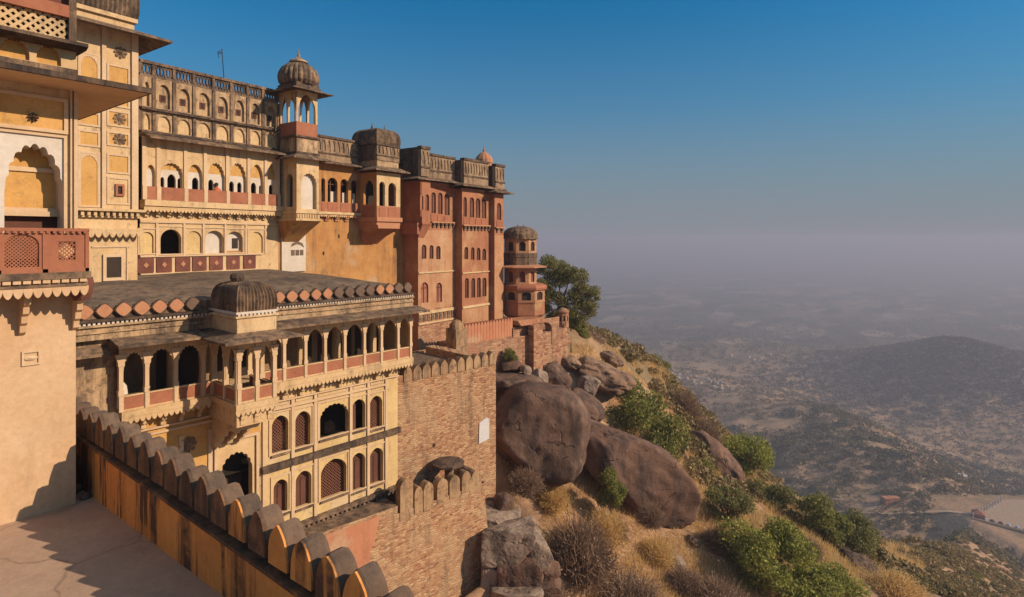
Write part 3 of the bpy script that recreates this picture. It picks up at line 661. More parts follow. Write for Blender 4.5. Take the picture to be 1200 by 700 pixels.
for (a, b, fl) in ((1.5, 50, 0), (56.5, 100, 1), (-51, -1, 1)):
    xa, xb = L.X(a, BY), L.X(b, BY); z0, z1 = bz0+0.07, bz1-0.10
    m = MB()
    if fl:
        frame_trim(m, xa+0.001, xb-0.001, z0, z1, 0.16, BY+0.07, 0.05)
        lattice(m, (xa+0.14, xb-0.14, z0+0.14, 0, z1-0.14, ''), BY+0.035, 0.075, 0.03, 0.03)
        po = m.build('carved_panel', 'red', lh, label='panel with square flower lattice')
        cxp, czp = (xa+xb)/2, (z0+z1)/2; s = 0.17
        m = MB(); m.prism([(cxp-s,czp),(cxp,czp-s),(cxp+s,czp),(cxp,czp+s)], BY+0.052, BY+0.075); m.build('flower_boss', 'cream', po)
    else:
        cells(m, xa, xb, z0, z1, [(xa+0.05, xb-0.05, z0+0.05, z1-0.22, z1-0.02, 'round')], BY+0.02, 0.05)
        lattice(m, (xa+0.03, xb-0.03, z0+0.03, 0, z1-0.01, ''), BY+0.05, 0.065, 0.026, 0.03)
        m.build('carved_panel', 'red', lh, label='panel with arched diagonal lattice')
m = MB(); fringe(m, XL, bx1, bz0-0.281, 0.20, BY+0.02, BY+0.08, 0.15); dentils(m, XL, bx1-0.02, bz0-0.20, bz0-0.14, BY-0.05, BY, 0.15, 0.8); m.build('fringe', 'leftwall', lh)
for px in (-70, 30, 93):
    m = MB(); bracket(m, L.X(px, -0.3), 0.10, -0.002, bz0-0.285, 0.95, 0.55, 5); m.build('corbel', 'leftwall', lh)
m = MB(); m.lathe(bx1-0.03, -0.35, [(0.14, bz0-0.6), (0.2, bz0-0.45), (0.22, bz0-0.25), (0.2, bz0-0.135)], 10); m.build('corner_console', 'redpanel', lh)
m = MB(); xa, xb, z0, z1 = L.X(25), L.X(47), L.Z(36, 428), L.Z(36, 411)
frame_trim(m, xa, xb, z0, z1, 0.035, -0.001, 0.03); m.add([((xa+xb)/2+0.11*math.cos(k*math.pi/8), -0.02, (z0+z1)/2+0.05*math.sin(k*math.pi/8)) for k in range(16)]+[((xa+xb)/2, -0.05, (z0+z1)/2)], [(k, (k+1) % 16, 16) for k in range(16)])
m.build('relief_plaque', 'cream_clean', lh)

# ------------------------------------------------------------------ plastered tower behind the house
T = Frame(11.8, 33.0, 3.0)
tw = thing('plaster_tower', 'tall yellow tower with framed blind panels and ribbed roof behind balcony house', 'tower', (11.8, 33.0, -8.0), R(3.0))
X0t, X1t = T.X(60), T.X(161)
ztop = T.Z(125, 33)
m = MB(); m.box(X0t, X1t, 0, 8, -8, ztop); m.build('wall', 'cream', tw)
TRL = 0.045
def tpanel(px0, px1, py0, py1, arched=False, pane_mat='yellow', w=0.09, win=None):
    xa, xb = T.X(px0), T.X(px1); pm = (px0+px1)/2; z1, z0 = T.Z(pm, py0), T.Z(pm, py1)
    m = MB(); frame_trim(m, xa, xb, z0, z1, w, -0.002, TRL)
    if arched: cells(m, xa+w, xb-w, z0+w, z1-w, [(xa+w+.03, xb-w-.03, z0+w+.001, z1-w-(xb-xa)*.55, z1-w-.08, 'cusp')], -0.035, 0.026)
    fo = m.build('panel_frame', 'cream_clean', tw)
    m = MB(); m.box(xa+w, xb-w, -0.008, -0.003, z0+w, z1-w); m.build('panel', pane_mat, fo)
    return (xa+xb)/2, (z0+z1)/2
for args in ((91, 117, 62, 128, True), (125, 152, 77, 126, False), (91, 117, 131, 148), (125, 152, 130, 149), (91, 117, 153, 172), (125, 152, 155, 172),
             (91, 117, 178, 243, True), (125, 152, 181, 204), (125, 152, 208, 240, False, 'cream')):
    tpanel(*args)
for a, b in ((118.5, 123.5), (153.5, 161)):
    m = MB(); m.box(T.X(a), T.X(b), -0.11, -0.002, T.Z(125, 247), ztop); m.build('pilaster', 'cream_clean', tw)
for px, py in ((141, 62), (140, 139.5), (140, 163.5)): rosette('rosette', T.X(px), T.Z(px, py), 0.27, -0.012, 'dark', tw)
m = MB(); frame_trim(m, T.X(134.5), T.X(145), T.Z(139, 230), T.Z(139, 216), 0.10, -0.01, 0.09); fo = m.build('window', 'red', tw)
m = MB(); m.box(T.X(137), T.X(142.5), -0.03, -0.012, T.Z(139, 228), T.Z(139, 218)); m.build('pane', 'inside_dark', fo)
m = MB(); z1 = T.Z(125, 245); m.box(X0t, X1t+0.2, -0.42, -0.003, z1-0.12, z1); dentils(m, X0t, X1t+0.1, z1-0.34, z1-0.125, -0.30, -0.003, 0.26, 0.5)
m.box(X0t, X1t+0.05, -0.14, -0.003, z1-0.42, z1-0.345); m.build('dentil_cornice', 'cream', tw)
m = MB(); z2 = T.Z(130, 268); m.box(T.X(90), X1t+0.1, -0.38, -0.003, z2-0.1, z2); fringe(m, T.X(90), X1t+0.1, z2-0.102, 0.34, -0.38, -0.32, 0.30); m.build('scallop_band', 'cream', tw)
m = MB(); z3 = T.Z(125, 289); m.box(T.X(107), T.X(152), -0.05, -0.003, z3-0.05, z3+0.03); m.box(T.X(148), T.X(149.5), -0.05, -0.003, -8, z3-0.051)
m.build('string_course', 'cream_clean', tw)
m = MB(); frame_trim(m, T.X(120), T.X(145), T.Z(132, 329), T.Z(132, 298), 0.14, -0.003, 0.09); fo = m.build('window', 'cream_clean', tw)
m = MB(); m.box(T.X(124), T.X(140), -0.03, -0.004, T.Z(132, 325), T.Z(132, 302)); m.build('pane', 'inside_dark', fo)
m = MB(); m.ring_eave(X0t, X1t, 0, 8, ztop+0.25, 1.15, 0.42, 0.10); m.build('eave', 'dark', tw)
m = MB(); m.box(X0t, X1t-0.1, 0.1, 7.9, ztop-0.1, T.Z(125, 17)); zz = T.Z(125, 19); m.box(X0t, X1t, -0.05, 8.05, zz+0.02, zz+0.22); m.build('roof_drum', 'cream', tw)
m = MB(); m.vault(X0t, X1t, 0.0, 8.0, T.Z(125, 17), 3.0, 30, 0.07); m.build('ribbed_roof', 'dark', tw)

# ------------------------------------------------------------------ lower gallery wing
G = Frame(9.1, 27.0, -3.0)
gw = thing('gallery_wing', 'long cream gallery wing with arched red railed balcony over latticed windows', 'palace wing', (9.1, 27.0, -14.6), R(-3.0))
YW = 0.6
gx0, gx1 = 0.0, G.X(483)
xw1 = G.X(466, YW)
zE = -4.22; zRT = -6.28; zRB = -6.92; zFL = -7.18
# --- lower wall with two rows of arched windows
def gop(a, b, t, s_, bt, pm=None, kd='point'):
    pm = (a+b)/2
    zt, zb = G.Z(pm, t, YW), G.Z(pm, bt, YW); xa, xb = G.X(a, YW), G.X(b, YW)
    return (xa, xb, zb, zt-(xb-xa)*s_, zt, kd)
row1 = [gop(318.5, 338, 487, .55, 531), gop(346, 364, 482, .55, 524), gop(375, 408, 473, .38, 511, kd='cusp'), gop(412.5, 428, 468, .5, 504), gop(433.5, 448, 464, .5, 502)]
row2 = [gop(320.5, 337, 562, .5, 602), gop(346.5, 365, 552, .5, 594), gop(376, 406, 538, .42, 582), gop(411, 428, 531, .5, 575), gop(433.5, 449, 525, .5, 567)]
zC, zD = -11.15, -14.35
xd0, xd1 = G.X(258, YW), G.X(296, YW)
door_op = (xd0, xd1, -14.6, G.Z(277, 530, YW)-0.95, G.Z(277, 530, YW), 'cusp')
xs = G.X(305, YW)
m = MB(); mr = MB()
cells(m, xs, xw1, zC+0.16, -8.05, row1, YW, 0.28)
cells(m, xs, xw1, zD+0.02, zC-0.16, row2, YW, 0.28)
m.poly([(xs,YW,-8.05),(xw1,YW,-8.05),(xw1,YW,zFL),(xs,YW,zFL)]); m.poly([(xs,YW,zC-.16),(xw1,YW,zC-.16),(xw1,YW,zC+.16),(xs,YW,zC+.16)])
m.build('wall', 'yellow_pale', gw)
m = MB(); cells(m, G.X(243, YW), xs, -14.6, G.Z(277, 512, YW), [door_op], YW+0.02, 0.4)
m.build('door_surround', 'cream', gw)
m = MB(); zt = G.Z(277, 512, YW)
m.poly([(gx0,YW,-14.6),(G.X(243,YW),YW,-14.6),(G.X(243,YW),YW,zFL),(gx0,YW,zFL)]); m.poly([(G.X(243,YW),YW,zt),(xs,YW,zt),(xs,YW,zFL),(G.X(243,YW),YW,zFL)])
m.build('side_wall', 'yellow', gw)
m = MB(); m.poly([(-3.5,YW-0.15,-14.6),(0,YW-0.15,-14.6),(0,YW-0.15,-4.0),(-3.5,YW-0.15,-4.0)]); m.poly([(0,YW-0.15,-14.6),(0,2.8,-14.6),(0,2.8,zFL),(0,YW-0.15,zFL)])
m.build('end_wall', 'band', gw)
m = MB(); m.poly([(xw1,YW,-14.6),(xw1,8,-14.6),(xw1,8,zFL),(xw1,YW,zFL)]); m.build('return_wall', 'cream', gw)
# windows
kinds1 = ['jali', 'jali', 'open', 'half', 'jali']; kinds2 = ['shut', 'shut', 'jali', 'shut', 'shut']
for row, ks in ((row1, kinds1), (row2, kinds2)):
    for op, kd in zip(row, ks):
        xa, xb, zl, zs_, zt_, _ = op; pad = 0.015
        m = MB(); frame_trim(m, xa-0.16, xb+0.16, zl-0.02, zt_+0.26, 0.085, YW-0.002, 0.05)
        wo = m.build('window', 'cream_clean', gw)
        m = MB(); m.box(xa-0.05, xb+0.05, YW-0.12, YW-0.003, zl-0.10, zl-0.001); m.build('sill', 'dark', wo)
        m = MB()
        if kd == 'jali': lattice(m, (xa-.02, xb+.02, zl-.02, 0, zt_+.02, ''), YW+0.30, 0.17, 0.06, 0.04); m.build('lattice', 'jali', wo)
        elif kd == 'shut':
            pane(m, (xa-.02, xb+.02, zl-.02, zs_, zt_+.02, 'point'), YW+0.30); m.box((xa+xb)/2-.03, (xa+xb)/2+.03, YW+0.26, YW+0.299, zl, zs_)
            m.box(xa, xb, YW+0.26, YW+0.298, zs_-0.05, zs_); m.build('shutter', 'wood', wo)
        elif kd == 'half': pane(m, (xa-.02, (xa+xb)/2, zl-.02, zs_, zt_-0.1, 'point'), YW+0.30); m.build('shutter', 'wood', wo)
m = MB(); pane(m, (xd0-.02, xd1+.02, -14.62, door_op[3], door_op[4]+.02, 'cusp'), YW+1.2); m.build('dark_doorway', 'inside_dark', gw)
m = MB(); frame_trim(m, xd0-0.28, xd1+0.28, -14.6, zt, 0.13, YW-0.002, 0.08); m.build('door_frame', 'cream_clean', gw)
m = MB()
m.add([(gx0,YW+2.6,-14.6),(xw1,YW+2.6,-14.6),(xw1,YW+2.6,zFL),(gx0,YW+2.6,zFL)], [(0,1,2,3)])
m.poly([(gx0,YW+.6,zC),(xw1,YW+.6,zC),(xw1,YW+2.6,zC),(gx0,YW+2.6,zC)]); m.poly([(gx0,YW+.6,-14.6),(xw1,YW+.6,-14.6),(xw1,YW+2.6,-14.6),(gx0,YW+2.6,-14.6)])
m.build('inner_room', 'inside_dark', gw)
# trim: pilasters, blind panels, dark string courses
m_p = [309, 342.5, 369, 410.5, 431, 452]
for px in m_p:
    m = MB(); x = G.X(px, YW); m.box(x-0.085, x+0.085, YW-0.09, YW-0.002, zC+0.17, -8.0); m.box(x-0.085, x+0.085, YW-0.09, YW-0.002, zD+0.03, zC-0.17); m.build('pilaster', 'cream_clean', gw)
m = MB(); zz = G.Z(390, 464, YW); m.box(G.X(309, YW), G.X(452, YW), YW-0.115, YW-0.093, zz-0.06, zz+0.06); zz -= .0; m.box(gx0, xw1, YW-0.14, YW-0.003, -8.02, -7.94)
m.build('string_course', 'cream_clean', gw)
for a, b in zip(m_p[:-1], m_p[1:]):
    xa, xb = G.X(a, YW)+0.16, G.X(b, YW)-0.16; m = MB(); frame_trim(m, xa, xb, zz+0.12, zz+0.66, 0.07, YW-0.002, 0.045); fo = m.build('blind_panel', 'cream_clean', gw)
    m = MB(); m.box(xa+0.071, xb-0.071, YW-0.012, YW-0.003, zz+0.19, zz+0.59); m.build('panel', 'yellow_pale', fo)
m = MB(); m.box(xs+0.02, xw1+0.1, YW-0.22, YW-0.003, zC-0.15, zC+0.15); m.build('dark_course', 'darker', gw)
m = MB(); m.box(gx0, xw1+0.1, YW-0.3, YW-0.003, zD-0.16, zD); dentils(m, gx0, xw1, zD-0.34, zD-0.165, YW-0.2, YW-0.003, 0.28, 0.5); m.build('base_course', 'dark', gw)
for a in (170, 212, 246):
    m = MB(); x = G.X(a, YW); m.box(x-0.09, x+0.09, YW-0.06, YW-0.002, -14.6, -8.6); m.build('pilaster', 'cream_clean', gw)
m = MB(); m.box(gx0, xs, YW-0.08, YW-0.003, G.Z(215, 500, YW)-.05, G.Z(215, 500, YW)+.05); m.build('string_course', 'cream_clean', gw)
rosette('rosette', G.X(220, YW), G.Z(220, 521, YW), 0.34, YW-0.01, 'dark', gw)
# --- the gallery
xb0, xb1 = G.X(249.5), G.X(249.5)+1.68
YB = G.Yx(278, xb0)
colsL = [G.X(p) for p in (141.5, 172, 206, 238)]+[xb0]
colsR = [G.X(p) for p in (333, 358, 381, 404, 427, 447, 466.5)]+[gx1-0.12]
def gallery_run(cx_, T_, yplane, arch_kind='cusp', skip_first_col=False):
    """columns, arches and sandstone rail panels along one side"""
    for i, x in enumerate(cx_):
        if i == 0 and skip_first_col: continue
        m = MB(T_); y = yplane
        m.box(x-0.075, x+0.075, y-0.05, y+0.15, zRT, -4.95); m.box(x-0.10, x+0.10, y-0.07, y+0.17, zRT, zRT+0.22); m.box(x-0.11, x+0.11, y-0.07, y+0.17, -5.10, -4.94)
        m.prism([(x-0.11, -4.94), (x+0.11, -4.94), (x+0.20, -4.62), (x-0.20, -4.62)], y-0.055, y+0.12)
        m.box(x-0.07, x+0.07, y-0.045, y-0.001, -4.61, zE+0.1); m.box(x-0.07, x+0.07, y-0.05, y+0.0, zRB, zRT-0.001)
        m.build('column', 'cream_clean', gw)
    for a, b in zip(cx_[:-1], cx_[1:]):
        hw = (b-a)/2
        op = (a+0.09, b-0.09, zRT, -5.32, -4.58+min(0, hw-0.5)*0.2, arch_kind)
        m = MB(T_); cells(m, a, b, zRT, zE+0.12, [op], yplane, 0.14); m.build('arch', 'cream', gw)
        m = MB(T_); m.box(a+0.07, b-0.07, yplane-0.0, yplane+0.08, zRB, zRB+0.07); m.box(a+0.07, b-0.07, yplane-0.01, yplane+0.10, zRT-0.07, zRT); m.box(a+0.07, a+0.11, yplane, yplane+.08, zRB+.07, zRT-.07); m.box(b-0.11, b-0.07, yplane, yplane+.08, zRB+.07, zRT-.07)
        ro = m.build('rail', 'cream', gw)
        m = MB(T_); m.box(a+0.071, b-0.071, yplane+0.02, yplane+0.07, zRB+0.071, zRT-0.071); m.build('rail_panel', 'red', ro)
gallery_run(colsL, None, 0.0)
gallery_run([xb1]+colsR, None, 0.0, 'point', True)
bxm = (xb0+xb1)/2
gallery_run([xb0+0.07, bxm, xb1-0.07], lambda a, d, c: (a, YB+d, c), 0.0)
side_T = lambda a, d, c: (xb0+d, a, c)
gallery_run([YB+0.07, (YB)/2, 0.0], side_T, 0.0)
side_T2 = lambda a, d, c: (xb1-d, a, c)
gallery_run([YB+0.07, (YB)/2, 0.0], side_T2, 0.0)
m = MB(); m.box(gx0, xb0-0.001, -0.12, YW+2.4, zFL, zRB-0.001); m.box(xb1+0.001, gx1, -0.12, YW+2.4, zFL, zRB-0.001); m.box(xb0-0.1, xb1+0.1, YB-0.12, YW+2.39, zFL-0.002, zRB-0.003)
m.build('gallery_floor', 'cream', gw)
m = MB(); fringe(m, gx0, xb0-0.1, zFL-0.001, 0.26, -0.10, -0.04, 0.22); m.build('fringe', 'cream', gw)
m = MB(); fringe(m, xb1+0.1, gx1, zFL-0.001, 0.26, -0.10, -0.04, 0.22); m.build('fringe', 'cream', gw)
m = MB(); fringe(m, xb0-0.1, xb1+0.1, zFL-0.003, 0.26, YB-0.10, YB-0.04, 0.22); m.build('fringe', 'cream', gw)
for px in [150, 172, 195, 217, 238]+[338, 358, 381, 404, 427, 447, 462]:
    m = MB(); bracket(m, G.X(px), 0.16, YW-0.002, zFL-0.002, 0.75, 0.58, 3); m.build('bracket', 'cream', gw)
# bay underside
m = MB(); m.box(xb0+0.02, xb1-0.02, YB+0.1, YW, zFL-0.75, zFL-0.004); m.box(xb0+0.25, xb1-0.25, YB+0.9, YW, zFL-1.15, zFL-0.752)
m.build('bay_base', 'cream', gw)
for k in range(3):
    m = MB(); bracket(m, xb0+0.3+k*(xb1-xb0-0.6)/2, 0.24, YW-0.003, zFL-0.75, 1.5, 1.9, 5); m.build('bracket', 'cream', gw)
for k in range(3):
    m = MB(lambda a, d, c: (a, YB+d, c)); bracket(m, xb0+0.25+k*(xb1-xb0-0.5)/2, 0.16, 0.12, zFL-0.005, 0.7, 0.16, 3); m.build('bracket', 'cream', gw)
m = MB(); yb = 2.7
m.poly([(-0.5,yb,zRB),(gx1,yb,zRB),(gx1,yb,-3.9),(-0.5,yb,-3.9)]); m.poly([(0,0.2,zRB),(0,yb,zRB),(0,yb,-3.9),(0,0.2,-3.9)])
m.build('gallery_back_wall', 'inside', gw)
m = MB(); m.poly([(gx1-.02,0.15,zFL),(gx1-.02,6,zFL),(gx1-.02,6,-3.9),(gx1-.02,0.15,-3.9)]); m.build('end_wall', 'cream', gw)
for px in (160, 190, 232, 262, 345, 372, 398, 420, 440, 460):
    op = (G.X(px)+1.6, G.X(px)+2.5, zRB, -5.4, -4.9, 'round'); m = MB(); pane(m, op, yb-0.03, 0.02); m.build('doorway', 'inside_dark', gw)
for px in (180, 221, 345, 392, 437):
    m = MB(); x = G.X(px)+1.2; m.box(x-0.12, x+0.12, 1.5, 1.74, zRB, -4.0); m.build('inner_pier', 'cream', gw)
m = MB(); m.poly([(gx0,0.05,-4.0),(gx1,0.05,-4.0),(gx1,yb,-4.0),(gx0,yb,-4.0)]); m.poly([(xb0,YB,-4.0),(xb1,YB,-4.0),(xb1,0.05,-4.0),(xb0,0.05,-4.0)]); m.build('gallery_ceiling', 'inside', gw)
# eaves, cornice, disc parapet, bay dome, roof
m = MB(); pr = [(-1.0, zE-0.02), (-1.0, zE+0.07), (0.12, -3.96), (0.4, -3.96), (0.4, -4.11), (0.0, -4.11)]
m.prof(pr, gx0-0.35, xb0-0.6); m.prof(pr, xb1+0.6, gx1+0.5)
m.ring_eave(xb0, xb1, YB, 2.0, -3.95, 0.85, 0.25, 0.09)
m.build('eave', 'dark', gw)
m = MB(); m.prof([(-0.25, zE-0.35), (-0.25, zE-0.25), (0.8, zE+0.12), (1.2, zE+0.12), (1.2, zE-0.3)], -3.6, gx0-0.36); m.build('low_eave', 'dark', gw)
m = MB(); xq0, xq1 = -3.5, gx1+0.15
def not_dome(f):
    f(xq0, xb0-0.02); f(xb1+0.02, xq1)
not_dome(lambda a, b: (m.box(a, b, 0.10, 0.6, -3.958, -3.45), m.box(a, b, -0.02, 0.6, -3.449, -3.36), m.box(a, b, 0.03, 0.1, -3.70, -3.63)))
m.build('cornice', 'band', gw)
m = MB(); not_dome(lambda a, b: dentils(m, a, b, -3.359, -3.27, 0.0, 0.08, 0.16, 0.55)); m.build('bead_course', 'white', gw)
m = MB(); not_dome(lambda a, b: (m.box(a, b, 0.08, 0.6, -3.359, -3.25), m.box(a, b, -0.06, 0.6, -3.249, -3.16))); m.build('dark_cornice', 'darker', gw)
m = MB(); m.box(xq0, xq1, 0.34, 0.5, -3.159, -2.72); m.build('parapet', 'dark', gw)
x = xq0+0.35; k = 0; rn = random.Random(8)
while x < xq1-0.3:
    if not (xb0-0.15 < x < xb1+0.1):
        m = MB(); pts = []
        r = 0.32+rn.uniform(-0.01, 0.01)
        for i in range(24):
            a = 2*math.pi*i/24; q = (abs(math.cos(a))**1.35+abs(math.sin(a))**1.35)**(-1/1.35)
            pts.append((x+r*1.02*q*math.cos(a), -2.845+r*q*math.sin(a)))
        m.prism(pts, 0.20, 0.335)
        px_like = k
        old = (k >= 21 and k not in (24, 25)) or k in (9, 10, 20) or (k > 27)
        mo = m.build('parapet_disc', 'darker', gw, label='blackened disc' if old else None)
        m = MB(); m.prism([(x+(p[0]-x)*0.86, -2.845+(p[1]+2.845)*0.86) for p in pts], 0.165, 0.199); m.build('disc_face', 'disc_old' if old else 'disc', mo)
    x += 0.66; k += 1
m = MB(); m.box(xb0-0.02, xb1+0.02, YB-0.02, 0.6, -4.0, -3.33); m.box(xb0-0.1, xb1+0.1, YB-0.1, 0.6, -3.329, -3.25); m.build('dome_base', 'cream', gw)
m = MB(); dentils(m, xb0, xb1, -3.249, -3.17, YB-0.09, YB, 0.16, 0.55); m.box(xb0-0.06, xb1+0.06, YB-0.05, 0.6, -3.169, -3.08); m.box(xb0, xb1, YB, .59, -3.249, -3.17); m.build('bead_course', 'white', gw)
m = MB(); m.vault(xb0-0.02, xb1+0.02, YB-0.02, 0.1, -3.08, 1.2, 15, 0.08); do = m.build('ribbed_dome', 'dark', gw)
m = MB(); m.lathe(bxm+0.15, YB/2+0.4, [(0.0,-2.06),(0.32,-2.05),(0.34,-1.98),(0.2,-1.92),(0.0,-1.90)], 12); m.build('finial_base', 'cream', do)
m = MB(); m.lathe(bxm-0.12, YB/2+0.4, [(0.10,-1.92),(0.26,-1.86),(0.31,-1.72),(0.28,-1.58),(0.18,-1.52)], 9); m.build('broken_finial', 'darker', do)
# curved lime roof running back to the palace wall
m = MB(); prof = [(0.5,-2.75),(0.9,-2.62),(2.0,-2.38),(3.6,-2.2),(5.4,-2.08),(7.4,-2.0),(11.2,-1.97)]
xr0, xr1 = -3.6, gx1+0.1
nx = 40; vs = []; fs = []
for i in range(nx+1):
    x = xr0+(xr1-xr0)*i/nx
    for (y, z) in prof:
        endf = max(0.0, (x-(xr1-5.0))/5.0)
        zz = z-(z+2.80)*endf**2.2
        vs.append((x, y, zz+0.03*math.sin(x*1.3+y)))
k = len(prof)
for i in range(nx):
    for j in range(k-1): fs.append((i*k+j, (i+1)*k+j, (i+1)*k+j+1, i*k+j+1))
m.add(vs, fs); m.poly([(xr1,0.5,-3.3),(xr1,11.2,-3.3),(xr1,11.2,-2.83),(xr1,0.5,-2.8)]); m.build('roof', 'roof', gw, smooth=True)
m = MB(); m.poly([(xr1-0.02,0.6,-8),(xr1-0.02,11,-8),(xr1-0.02,11,-2.9),(xr1-0.02,0.6,-2.9)]); m.build('rear_end_wall', 'cream', gw)
# white bundle in the first arch
m = MB(); wx, wy = G.world(G.X(147), 0.35); m.lathe(wx, wy, [(0.10,zRB),(0.22,zRB+0.1),(0.2,zRB+0.55),(0.15,zRB+0.95),(0.05,zRB+1.1)], 10)
tag(m.build('cloth_bundle', 'white', smooth=True), 'white cloth bundle standing behind red rail in leftmost gallery arch', 'bundle')

# ------------------------------------------------------------------ main palace front
P = Frame(13.26, 36.6, 3.7)
pal = thing('main_palace', 'tall cream palace front with loggia, roof kiosk and hanging bays', 'palace', (13.26, 36.6, -2.2), R(3.7))
ax1 = P.X(326)
zA = lambda py, px=240, y=0.0: P.Z(px, py, y)
YA = -0.45
# lower storey of the left wing
zb, zt = -2.25, zA(243)
zp0, zp1 = zA(317.5, 235), zA(300, 235)
def pop(a, b, t, s_, bt, y=0.0, kd='round'):
    pm = (a+b)/2; z1, z0 = P.Z(pm, t, y), P.Z(pm, bt, y); xa, xb = P.X(a, y), P.X(b, y)
    return (xa, xb, z0, z1-(xb-xa)*s_, z1, kd)
low = [pop(165, 180, 272, .5, 298), pop(188, 212.5, 269, .5, 298.5), pop(219, 236, 271, .5, 298), pop(240.5, 262, 270.5, .45, 298), pop(265.5, 284.5, 271.5, .45, 297), pop(292.5, 308, 272, .5, 297.5)]
m = MB(); cells(m, 0, ax1, zA(299), zt, low, 0.0, 0.3); m.poly([(0,0,zb),(ax1,0,zb),(ax1,0,zA(299)),(0,0,zA(299))]); m.build('wall', 'cream', pal)
lab = ['yellow_pale', None, 'yellow_pale', 'white', 'white', 'yellow_pale']
for op, mt in zip(low, lab):
    if mt:
        m = MB(); pane(m, (op[0]-.01, op[1]+.01, op[2]-.01, op[3], op[4]+.01, op[5]), 0.29 if mt == 'white' else 0.10); no = m.build('niche', mt, pal)
        if op is low[4]:
            m = MB(); xm = op[0]+(op[1]-op[0])*0.66; m.box(xm-0.2, xm+0.2, 0.27, 0.288, op[2]+0.3, op[2]+0.95); m.build('window', 'inside_dark', no)
            m = MB(); m.box(op[0]+.02, op[1]-.02, 0.12, 0.285, op[2], op[2]+0.16); m.build('sill', 'ochre', no)
    m = MB(); frame_trim(m, op[0]-0.16, op[1]+0.16, op[2]-0.02, op[4]+0.22, 0.07, -0.002, 0.045); m.build('niche_frame', 'cream_clean', pal)
for px in (183.5, 215.5, 238, 263.5, 288, 311):
    m = MB(); x = P.X(px); m.box(x-0.06, x+0.06, -0.07, -0.002, zA(299), zA(262)); m.build('pilaster', 'cream_clean', pal)
m = MB(); m.box(0, ax1, -0.09, -0.003, zA(262.5), zA(260)); m.box(0, P.X(307), -0.10, -0.003, zA(300), zA(298.5)); m.box(0, P.X(307), -0.16, -0.003, zb, zp0-0.03); m.build('string_course', 'cream_clean', pal)
for px in (170.5, 192, 214, 233.5, 253, 273, 292):
    xm = P.X(px); hw = 0.42; m = MB(); m.box(xm-hw, xm+hw, -0.06, -0.004, zp0+0.02, zp1-0.05); po = m.build('carved_panel', 'redpanel', pal)
    m = MB(); zc = (zp0+zp1)/2; m.prism([(xm-0.14, zc), (xm, zc-0.16), (xm+0.14, zc), (xm, zc+0.16)], -0.085, -0.062); m.build('flower_boss', 'disc', po)
# white doorway to the right
m = MB(); xa, xb = P.X(329), P.X(357); m.box(xa, xb, -0.12, -0.003, zb, P.Z(343, 274)); do = m.build('doorway', 'white', pal)
m = MB(); xm = P.X(346); m.prism([(xm-.45, P.Z(346, 289)), (xm-.3, P.Z(346, 285)), (xm+.05, P.Z(346, 283)), (xm+.45, P.Z(346, 285)), (xm+.6, P.Z(346, 290)), (xm+.35, P.Z(346, 287)), (xm+.05, P.Z(346, 286)), (xm-.25, P.Z(346, 288))], -.16, -.122); m.build('hood', 'disc_old', do)
for k in range(3): m = MB(); m.box(xm-.42+k*.35, xm-.14+k*.35, -0.14, -0.122, P.Z(346, 299.5), P.Z(346, 293)); m.build('door_window', 'disc_old', do)
# loggia on its balcony
zf, zrb, zrt, ze = zA(244, y=YA), zA(237.5, y=YA), zA(223, y=YA), zA(169.5, y=YA-.6)
pb = [163, 185, 217, 240, 266, 291, 311, 325.5]
bx = [P.X(p, YA) for p in pb]; bx[0] = 0.0
inner = {0: [('w', 166, 178)], 1: [('d', 188, 192.5), ('d', 196, 206), ('d', 208, 212.5)], 2: [('d', 225, 232.5)], 3: [('d', 244, 250)], 4: [('d', 268.5, 274), ('d', 278, 283), ('d', 286, 289)], 5: [('d', 294, 300), ('d', 303.5, 306)], 6: [('d', 315, 320)]}
for i in range(7):
    a, b = bx[i], bx[i+1]; big = i in (1, 3, 4)
    big_op = (a+0.14, b-0.14, zrt, zrt+0.75 if big else zrt+0.7, P.Z((pb[i]+pb[i+1])/2, 191 if big else 193, YA), 'cusp' if big else 'round')
    m = MB(); cells(m, a, b, zrt, ze+0.15, [big_op], YA, 0.22); m.build('arch', 'cream', pal)
    # white screen with small dark openings, yellow lunette over it
    zsc = zrt+(1.02 if i else 1.0)
    m = MB(); ops = []
    for k_, pa, pb_ in inner[i]:
        if k_ == 'd': xa, xb = P.X(pa, YA+.2), P.X(pb_, YA+.2); ops.append((xa, xb, zrt, zrt+0.45, zrt+0.45+min(0.36, (xb-xa)*.75), 'point'))
    if i == 0:
        m.poly([(a,YA+0.2,zrt),(b,YA+0.2,zrt),(b,YA+0.2,zsc),(a,YA+0.2,zsc)])
    else: cells(m, a, b, zrt, zsc, ops, YA+0.20, 0.14)
    so_ = m.build('screen', 'white', pal)
    m = MB(); m.box(a, b, YA+0.20, YA+0.24, zsc+0.001, big_op[4]+0.05); m.build('lunette', 'yellow', so_)
    m = MB(); m.box(a+0.08, b-0.08, YA-0.13, YA-0.06, zrb, zrt); m.build('rail_panel', 'red', pal)
for x in bx:
    m = MB(); m.box(x-0.11, x+0.11, YA-0.15, YA-0.001, zrb, zrt+.03); m.box(x-0.10, x+0.10, YA-0.07, YA-0.001, zrt+.031, ze+0.1); m.build('pilaster', 'cream_clean', pal)
m = MB(); m.box(0, ax1, YA-0.14, 0.0, zf, zrb-0.001); m.box(0, ax1, YA-0.05, 0.0, zf-0.12, zf-0.001); m.build('balcony_slab', 'cream', pal)
m = MB(); fringe(m, 0, ax1-0.1, zf-0.121, 0.22, YA-0.04, YA+0.02, 0.2); m.build('fringe', 'cream', pal)
for k in range(14):
    m = MB(); x = 0.3+k*(ax1-0.5)/13.5; bracket(m, x, 0.2, -0.002, zf-0.122, 0.5, 0.40, 3); m.build('bracket', 'cream', pal)
